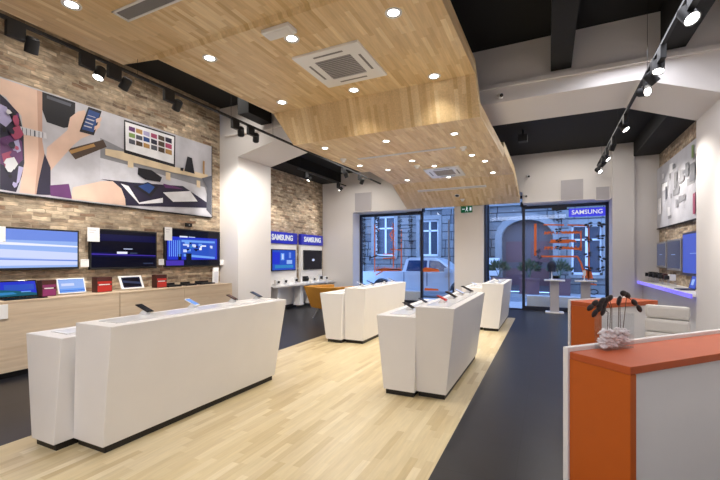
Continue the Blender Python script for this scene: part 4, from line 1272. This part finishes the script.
for s in (-1, 1):
    MB().tube([(s * .25, -.02, .5), (s * .27, -.04, .68), (s * .27, -.36, .68), (s * .25, -.38, .5)], .014, 8).build('armrest', 'alu', oc, local=True)

# vase on the near desk, in desk coordinates
vs_ = thing('vase', 'clear rectangular glass vase with white petals and dark leafy sprigs on desk', 'vase', (.331, 2.56, 1.101), RZ)
# interior frame: +x along the desk
gm = MB()
W_, D_, H_ = .112, .035, .19
for q in ((-W_, W_, -D_, -D_ + .004), (-W_, W_, D_ - .004, D_), (-W_, -W_ + .004, -D_ + .004, D_ - .004), (W_ - .004, W_, -D_ + .004, D_ - .004)):
    gm.box(q[0], q[1], q[2], q[3], 0, H_)
gm.box(-W_ + .004, W_ - .004, -D_ + .004, D_ - .004, 0, .006)
gm.build('glass', 'clear', vs_, local=True)
rr = random.Random(4)
pm = MB()
for i in range(110):
    x = rr.uniform(-.1, .1)
    z = .015 + rr.uniform(0, .075 + .02 * abs(math.sin(x * 30)))
    rot = Matrix.Rotation(rr.uniform(0, PI), 3, 'X') @ Matrix.Rotation(rr.uniform(0, PI), 3, 'Z')
    pm.ball((x, rr.uniform(-.015, .015), z), (.014, .019, .006), None, 8, 5, rot)
tag(pm.build('petals', 'petal', vs_, local=True), kind='stuff')
br = MB()
sprigs = [[(-.06, 0, .03), (-.05, 0, .2), (-.11, 0, .24), (-.19, 0, .225)], [(-.04, 0, .03), (-.03, 0, .22), (-.06, 0, .27), (-.12, 0, .26), (-.16, 0, .2)],
          [(-.02, 0, .03), (-.02, 0, .22), (-.04, 0, .28), (-.09, 0, .21)], [(.03, 0, .03), (.035, 0, .22), (.04, 0, .28)],
          [(.05, 0, .03), (.045, 0, .25), (.075, 0, .3), (.11, 0, .29)], [(.06, 0, .03), (.1, 0, .28), (.165, 0, .25), (.21, 0, .21)]]
for s in sprigs:
    br.tube(s, .002, 5)
br.build('twigs', 'twig', vs_, local=True)
leaves = [(-0.186, 0, 0.234, 0.5), (-0.153, 0, 0.255, 0.5), (-0.153, 0, 0.202, 0.9), (-0.121, 0, 0.224, 0.7), (-0.115, 0, 0.246, 0.6), (-0.096, 0, 0.266, 0.6), (-0.08, 0, 0.242, 0.9), (-0.064, 0, 0.266, 0.5), (-0.038, 0, 0.278, 0.5), (-0.089, 0, 0.21, 1.4), (0.038, 0, 0.262, 1.5), (0.075, 0, 0.301, -0.2), (0.106, 0, 0.29, -0.6), (0.166, 0, 0.246, -0.7), (0.207, 0, 0.21, -1.0)]
for (x, y, z, a) in leaves:
    MB().ball((x, y, z), (.03, .008, .0165), None, 10, 6, Matrix.Rotation(-a * .75, 3, 'Y')).build('leaf', 'soil', vs_, local=True)

# ------------------------------------------------------------------ downlights in the oak ceiling
DL = [((-4.74, 2.51), 'round downlight nearest the top left corner of the photo, in oak ceiling', 1),
      ((-4.19, 3.95), 'round downlight left of the near ceiling crease, before the black gap', 1),
      ((-1.56, 4.11), 'round downlight at top centre, right of the large ceiling cassette', 1),
      ((-2.89, 4.04), 'round downlight beside the small white emergency fitting', 1),
      ((-4.23, 5.62), 'round downlight at the left end of the upper fold, above the white beam', 1),
      ((-2.86, 5.72), 'round downlight just below the large ceiling cassette', 1),
      ((-1.55, 5.81), 'round downlight at the right end of the upper fold', 1),
      ((-3.98, 6.68), 'downlight below the upright fold, leftmost of its row', .8),
      ((-2.72, 6.78), 'downlight below the upright fold, middle of its row', .8),
      ((-1.48, 6.89), 'downlight below the upright fold, rightmost of its row', .8),
      ((-4.0, 8.31), 'downlight nearest the left edge of the lower oak ceiling', .8),
      ((-2.74, 8.39), 'downlight left of the small ceiling cassette beside a smoke detector', .8),
      ((-1.45, 8.49), 'downlight right of the far smoke detector on the lower ceiling', .8),
      ((-1.34, 9.58), 'downlight near the zigzag right edge of the lower ceiling', .8),
      ((-3.75, 9.47), 'downlight left in the row just past the last ceiling ridge', .8),
      ((-2.55, 9.55), 'downlight directly behind the ridge above the small ceiling cassette', .8),
      ((-3.62, 10.63), 'downlight in farthest lit row, left of the small cassette', .8),
      ((-2.46, 10.7), 'downlight at the near edge of the small ceiling cassette', .8),
      ((-1.29, 10.65), 'downlight in farthest lit row, near the right ceiling edge', .8)]


def downlight(x, y, lab, s, lit=True):
    z = cz(y)
    t = thing('downlight', lab, 'downlight', (x, y, z), 0, 'recessed downlights in the oak ceiling')
    t.rotation_euler = (cslope(y) if y > 6.3 else 0, 0, 0)
    r = MB()
    bz = MB()
    n = 24
    ro, ri = .098 * s, .064 * s
    for i in range(n):
        a, b = 2 * PI * i / n, 2 * PI * (i + 1) / n
        def P(q, rr_, zz):
            return (rr_ * math.cos(q), rr_ * math.sin(q), zz)
        r.poly([P(a, ro, -.001), P(b, ro, -.001), P(b, ro * .97, -.012), P(a, ro * .97, -.012)])
        r.poly([P(a, ro * .97, -.012), P(b, ro * .97, -.012), P(b, ri * 1.22, -.010), P(a, ri * 1.22, -.010)])
        bz.poly([P(a, ri * 1.22, -.010), P(b, ri * 1.22, -.010), P(b, ri, -.005), P(a, ri, -.005)])
    r.build('trim_ring', 'ring', t, local=True)
    bz.build('baffle', 'mesh', t, local=True)
    MB().cyl((0, 0, -.006), (0, 0, -.001), ri, n=24).build('lamp_face', 'lamp' if lit else 'blackmetal', t, local=True)
    if lit:
        l = bpy.data.lights.new('downlight_beam', 'SPOT')
        l.energy = DOWN_W
        l.color = WARM
        l.spot_size = math.radians(112)
        l.spot_blend = .7
        l.shadow_soft_size = .05
        o = bpy.data.objects.new('downlight_beam', l)
        COL.objects.link(o)
        o.parent = t
        o.location = (0, 0, -.03)


DOWN_W = 62
for (x, y), lab, s in DL:
    downlight(x, y, lab, s)
downlight(-2.45, 11.8, 'unlit dark downlight at the street end of the oak ceiling', .8, False)


# ceiling cassettes
def cassette(x, y, s, lab):
    z = cz(y)
    t = thing('ceiling_cassette', lab, 'air conditioner', (x, y, z))
    t.rotation_euler = (cslope(y), 0, 0)
    h_ = s / 2
    k = h_ * .56
    fr = MB()
    for q in ((-h_, h_, -h_, -k), (-h_, h_, k, h_), (-h_, -k, -k, k), (k, h_, -k, k)):
        fr.box(q[0], q[1], q[2], q[3], -.03, 0)
    fr.build('cover', 'whitegloss', t, local=True)
    MB().box(-k, k, -k, k, -.022, -.012).build('filter', 'mesh', t, local=True)
    for i in range(12):
        a = -k + (i + .5) * 2 * k / 12
        MB().box(-k, k, a - .006, a + .006, -.029, -.022).build('slat', 'vent', t, local=True)
    m_ = (h_ + k) / 2
    for q in ((-k * .8, k * .8, m_ - .018, m_ + .018), (-k * .8, k * .8, -m_ - .018, -m_ + .018), (m_ - .018, m_ + .018, -k * .8, k * .8), (-m_ - .018, -m_ + .018, -k * .8, k * .8)):
        MB().box(q[0], q[1], q[2], q[3], -.0315, -.029).build('air_outlet', 'mesh', t, local=True)


cassette(-2.66, 4.92, 1.0, 'large square air-conditioning cassette in the near oak ceiling')
cassette(-2.43, 10.15, .9, 'small square air-conditioning cassette in the far oak ceiling')
gz = cz(2.8)
g = thing('ceiling_grille', 'long white-framed air grille at the top left of oak ceiling', 'grille', (-3.9, 2.87, gz))
fr = MB()
gx0, gx1, gy0, gy1 = -4.47, -3.2, 2.78, 2.98
for q in ((gx0, gx1, gy0, gy0 + .025), (gx0, gx1, gy1 - .025, gy1), (gx0, gx0 + .03, gy0, gy1), (gx1 - .03, gx1, gy0, gy1)):
    fr.box(q[0], q[1], q[2], q[3], gz - .012, gz)
fr.build('frame', 'ring', g)
MB().box(gx0 + .03, gx1 - .03, gy0 + .025, gy1 - .025, gz - .004, gz).build('louvre', 'mesh', g)
for (x0, x1, y, lab) in ((-3.76, -1.64, 7.73, 'thin white linear air slot across the lower oak ceiling, nearer one'), (-3.55, -1.56, 11.42, 'thin white linear air slot across the oak ceiling near the windows')):
    z0 = cz(y)
    t = thing('linear_vent', lab, 'vent', ((x0 + x1) / 2, y, z0), group='linear slots in the oak ceiling')
    t.rotation_euler = (cslope(y), 0, 0)
    w_ = (x1 - x0) / 2
    MB().box(-w_, w_, -.05, .05, -.01, 0, None, .002).build('frame', 'ring', t, local=True)
    MB().box(-w_ + .03, w_ - .03, -.012, .012, -.0115, -.0095).build('slot', 'vent', t, local=True)
z0 = cz(3.8)
t = thing('emergency_light', 'small white emergency fitting beside a downlight on the near oak ceiling', 'light fitting', (-2.92, 3.82, z0))
MB().box(-3.12, -2.72, 3.73, 3.91, z0 - .05, z0, None, .01).build('body', 'whitegloss', t)
MB().box(-3.08, -2.76, 3.76, 3.88, z0 - .056, z0 - .049, None, .002).build('diffuser', 'ring', t)
for (x, y, lab) in ((-1.5, 7.8, 'white smoke detector at right end of the nearer linear slot'), (-2.78, 8.88, 'white smoke detector left of the small cassette'), (-4.06, 7.6, 'white smoke detector near the left edge of the lower ceiling'), (-2.33, 12.0, 'white smoke detector beside the unlit downlight')):
    z0 = cz(y)
    t = thing('smoke_detector', lab, 'smoke detector', (x, y, z0), group='smoke detectors on the oak ceiling')
    MB().cyl((0, 0, 0), (0, 0, -.03), .07, .065, 20).build('base', 'whitegloss', t, local=True)
    MB().cyl((0, 0, -.03), (0, 0, -.075), .05, .03, 20).build('sensor', 'whitegloss', t, local=True)

# ------------------------------------------------------------------ tracks and track spotlights
tk = thing('lighting_track', 'black lighting track running along the left brick wall', 'track', (-5.2, 5.0, 4.15), group='lighting tracks')
MB().box(-5.22, -5.18, -1.0, 12.45, 4.14, 4.175).build('rail', 'blackmetal', tk)
for y in (0.5, 3.6, 5.4, 6.6):
    MB().cyl((-5.2, y, 4.175), (-5.2, y, cz(y) if y < 3.6 else 5.2), .003, n=6).build('suspension_wire', 'blackmetal', tk)
tk = thing('lighting_track', 'black lighting track running over the reception aisle on the right', 'track', (1.22, 6.0, 4.12), group='lighting tracks')
MB().box(1.2, 1.24, -1.0, 12.45, 4.11, 4.145).build('rail', 'blackmetal', tk)
for y in (1.5, 4.0, 6.5, 9.0, 11.5):
    MB().cyl((1.22, y, 4.145), (1.22, y, 5.2 if y < 7 else 4.65), .003, n=6).build('suspension_wire', 'blackmetal', tk)
tk = thing('lighting_track', 'short black lighting track by the dark ceiling box in far left bay', 'track', (-6.55, 11.0, 4.2), group='lighting tracks')
MB().box(-6.57, -6.53, 9.4, 12.45, 4.18, 4.21).build('rail', 'blackmetal', tk)
for y in (9.6, 11.8):
    MB().cyl((-6.55, y, 4.21), (-6.55, y, 4.65), .003, n=6).build('suspension_wire', 'blackmetal', tk)


def track_spot(x, y, z, d, lab, lit, power, big=1.0, side=-1):
    """adapter box under the rail, short stem, head aimed along d"""
    t = thing('track_spotlight', lab, 'spotlight', (x, y, z), 0, 'black spotlights on tracks')
    d = Vector(d).normalized()
    MB().box(-.03, .03, -.085, .085, -.16, 0, None, .004).build('adapter_box', 'blackmetal', t, local=True)
    c = Vector((0, .15, -.17))
    MB().cyl((0, .06, -.12), tuple(c), .014, n=8).build('stem', 'blackmetal', t, local=True)
    L_ = .135 * big
    r = .056 * big
    a = c - d * L_ * .5
    b = c + d * L_ * .5
    h_ = MB().cyl(tuple(a - d * .015), tuple(a), r * .8, r * .97, 20).cyl(tuple(a), tuple(b), r, r, 20, caps=False)
    n = 20
    h_.cyl(tuple(b), tuple(b - d * .02), r, r * .86, 20, caps=False)
    hd = h_.build('lamp_head', 'blackmetal', t, local=True)
    MB().cyl(tuple(b - d * .02), tuple(b - d * .012), r * .88, n=20).build('lamp_face', 'lamp' if lit else 'ring', hd, local=True)
    if power:
        l = bpy.data.lights.new('track_beam', 'SPOT')
        l.energy = power
        l.color = WARM
        l.spot_size = math.radians(75)
        l.spot_blend = .8
        l.shadow_soft_size = .05
        o = bpy.data.objects.new('track_beam', l)
        COL.objects.link(o)
        o.parent = t
        o.location = b + d * .01
        o.rotation_euler = d.to_track_quat('-Z', 'Y').to_euler()
    return t


TP = 130
ZL = 4.14
track_spot(-5.2, 2.2, ZL, (-.5, .1, -.9), 'large black track spotlight nearest the camera on the left track', False, TP, 1.15)
track_spot(-5.2, 2.93, ZL, (.1, -.35, -.93), 'lit track spotlight second along the left track, glowing face showing', True, TP * .5, 1.1)
track_spot(-5.2, 3.27, ZL, (-.6, -.1, -.8), 'black track spotlight third along the left track, tilted to the banner', True, TP, 1.1)
track_spot(-5.2, 4.1, ZL, (-.65, .1, -.75), 'black track spotlight fourth along the left track, above the banner monitor', True, TP, 1.1)
track_spot(-5.2, 5.5, ZL, (-.5, .62, -.62), 'black track spotlight fifth along the left track, before the white pier', True, TP, 1.1)
track_spot(-5.2, 5.92, ZL, (-.55, .6, -.6), 'black track spotlight sixth along the left track, before the beam haunch', True, TP * 2.2, 1.1)
track_spot(-5.2, 9.75, ZL, (.3, .3, -.9), 'black track spotlight just past the oak ceiling edge, far left bay', True, TP * .5, 1.1)
track_spot(-5.2, 10.8, ZL, (-.5, .3, -.8), 'black track spotlight at far end of the left track above service panel', True, TP * .5, 1.1)
track_spot(-6.55, 9.9, 4.18, (-.35, -.35, -.87), 'lit black spotlight against the far brick wall, left bay', True, TP, 1.0)
track_spot(-6.55, 11.9, 4.18, (-.6, -.4, -.8), 'black spotlight at end of the short track over the wall units', True, TP * .6, 1.0)
ZR = 4.11
track_spot(1.22, 4.62, ZR, (.25, -.5, -.8), 'lit track spotlight at the top edge of the photo, right track', True, TP * .5, 1.2)
track_spot(1.22, 5.75, ZR, (-.1, -.3, -.9), 'lit track spotlight second along the right track, below the black joist', True, TP * .4, 1.1)
track_spot(1.22, 6.1, ZR, (.62, .1, -.78), 'lit track spotlight third along the right track, tilted right', True, TP * 2.2, 1.1)
track_spot(1.22, 6.55, ZR, (.5, -.8, -.3), 'lit track spotlight fourth along right track, facing the camera', True, TP * .15, 1.1)
track_spot(1.22, 8.2, ZR, (.5, -.3, -.8), 'lit track spotlight just behind the white beam on the right track', True, TP, 1.1)
track_spot(1.22, 9.6, ZR, (-.3, .3, -.9), 'dark track spotlight halfway between beam and street wall, right track', False, TP * .5, 1.1)
track_spot(1.22, 10.55, ZR, (.6, -.3, -.7), 'lit track spotlight first of the far cluster on the right track', True, TP, 1.1)
track_spot(1.22, 11.25, ZR, (-.6, .2, -.7), 'dark track spotlight in middle of the far cluster, right track', True, TP * .5, 1.1)
track_spot(1.22, 12.05, ZR, (.5, -.5, -.6), 'lit track spotlight at street end of the right track', True, TP, 1.1)

for y, d, lab in ((3.3, (.3, .8, -.55), 'unseen added spotlight on the right track above the reception desk, aimed at the right pier'),
                  (2.4, (.1, .2, -.97), 'unseen added spotlight on the right track nearest the camera, aimed along the aisle')):
    track_spot(1.22, y, ZR, d, lab, True, TP * .45, 1.1)  # pair added out of view to brighten the right pier and desk
# ------------------------------------------------------------------ cameras on the walls, exit sign
def cctv(p, d, lab):
    t = thing('security_camera', lab, 'camera', p, 0, 'security cameras')
    d = Vector(d).normalized()
    MB().cyl((0, 0, 0), (0, -.05, 0), .04, n=16).build('mount', 'whitegloss', t, local=True)
    MB().cyl((0, -.05, 0), (0, -.1, -.02), .012, n=8).build('arm', 'whitegloss', t, local=True)
    c = Vector((0, -.13, -.02))
    b = MB().cyl(tuple(c - d * .06), tuple(c + d * .07), .035, n=16).build('body', 'whitegloss', t, local=True)
    MB().cyl(tuple(c + d * .07), tuple(c + d * .075), .03, n=16).build('lens', 'blackmetal', b, local=True)


cctv((-.72, 7.0, 4.33), (.4, -.8, -.4), 'small white security camera on the beam beside the oak ceiling edge')
cctv((-.6, 12.5, 3.44), (.4, -.8, -.4), 'small white security camera above the right street window')
cctv((-.52, 12.5, 4.0), (.3, -.9, -.3), 'small white security camera higher on street wall beside oak ceiling')
t = thing('ceiling_projector', 'small black fitting on the black ceiling of the far right bay', 'light fitting', (-.54, 10.1, 4.65))
MB().cyl((0, 0, 0), (0, 0, -.12), .02, n=8).build('stem', 'blackmetal', t, local=True)
MB().box(-.1, .1, -.1, .1, -.28, -.12, None, .01).build('housing', 'blackmetal', t, local=True)
ex = thing('exit_sign', 'green exit sign with running figure on the pier between the windows', 'sign', (-2.3, 12.47, 3.03))
MB().box(-2.47, -2.12, 12.46, 12.5, 3.02, 3.24, None, .004).build('housing', 'exitgreen', ex)
s = MB()
yy = 12.4585
s.box(-2.2, -2.15, yy, yy + .002, 3.08, 3.18).box(-2.43, -2.35, yy, yy + .002, 3.12, 3.14)
s.ball((-2.285, yy, 3.185), (.016, .002, .016))
s.hexa([(-2.31, yy, 3.1), (-2.28, yy, 3.1), (-2.28, yy + .002, 3.1), (-2.31, yy + .002, 3.1)], [(-2.3, yy, 3.165), (-2.26, yy, 3.165), (-2.26, yy + .002, 3.165), (-2.3, yy + .002, 3.165)])
s.hexa([(-2.335, yy, 3.055), (-2.32, yy, 3.055), (-2.32, yy + .002, 3.055), (-2.335, yy + .002, 3.055)], [(-2.31, yy, 3.11), (-2.295, yy, 3.11), (-2.295, yy + .002, 3.11), (-2.31, yy + .002, 3.11)])
s.hexa([(-2.26, yy, 3.055), (-2.245, yy, 3.055), (-2.245, yy + .002, 3.055), (-2.26, yy + .002, 3.055)], [(-2.295, yy, 3.11), (-2.28, yy, 3.11), (-2.28, yy + .002, 3.11), (-2.295, yy + .002, 3.11)])
s.build('pictogram', 'letters', ex)
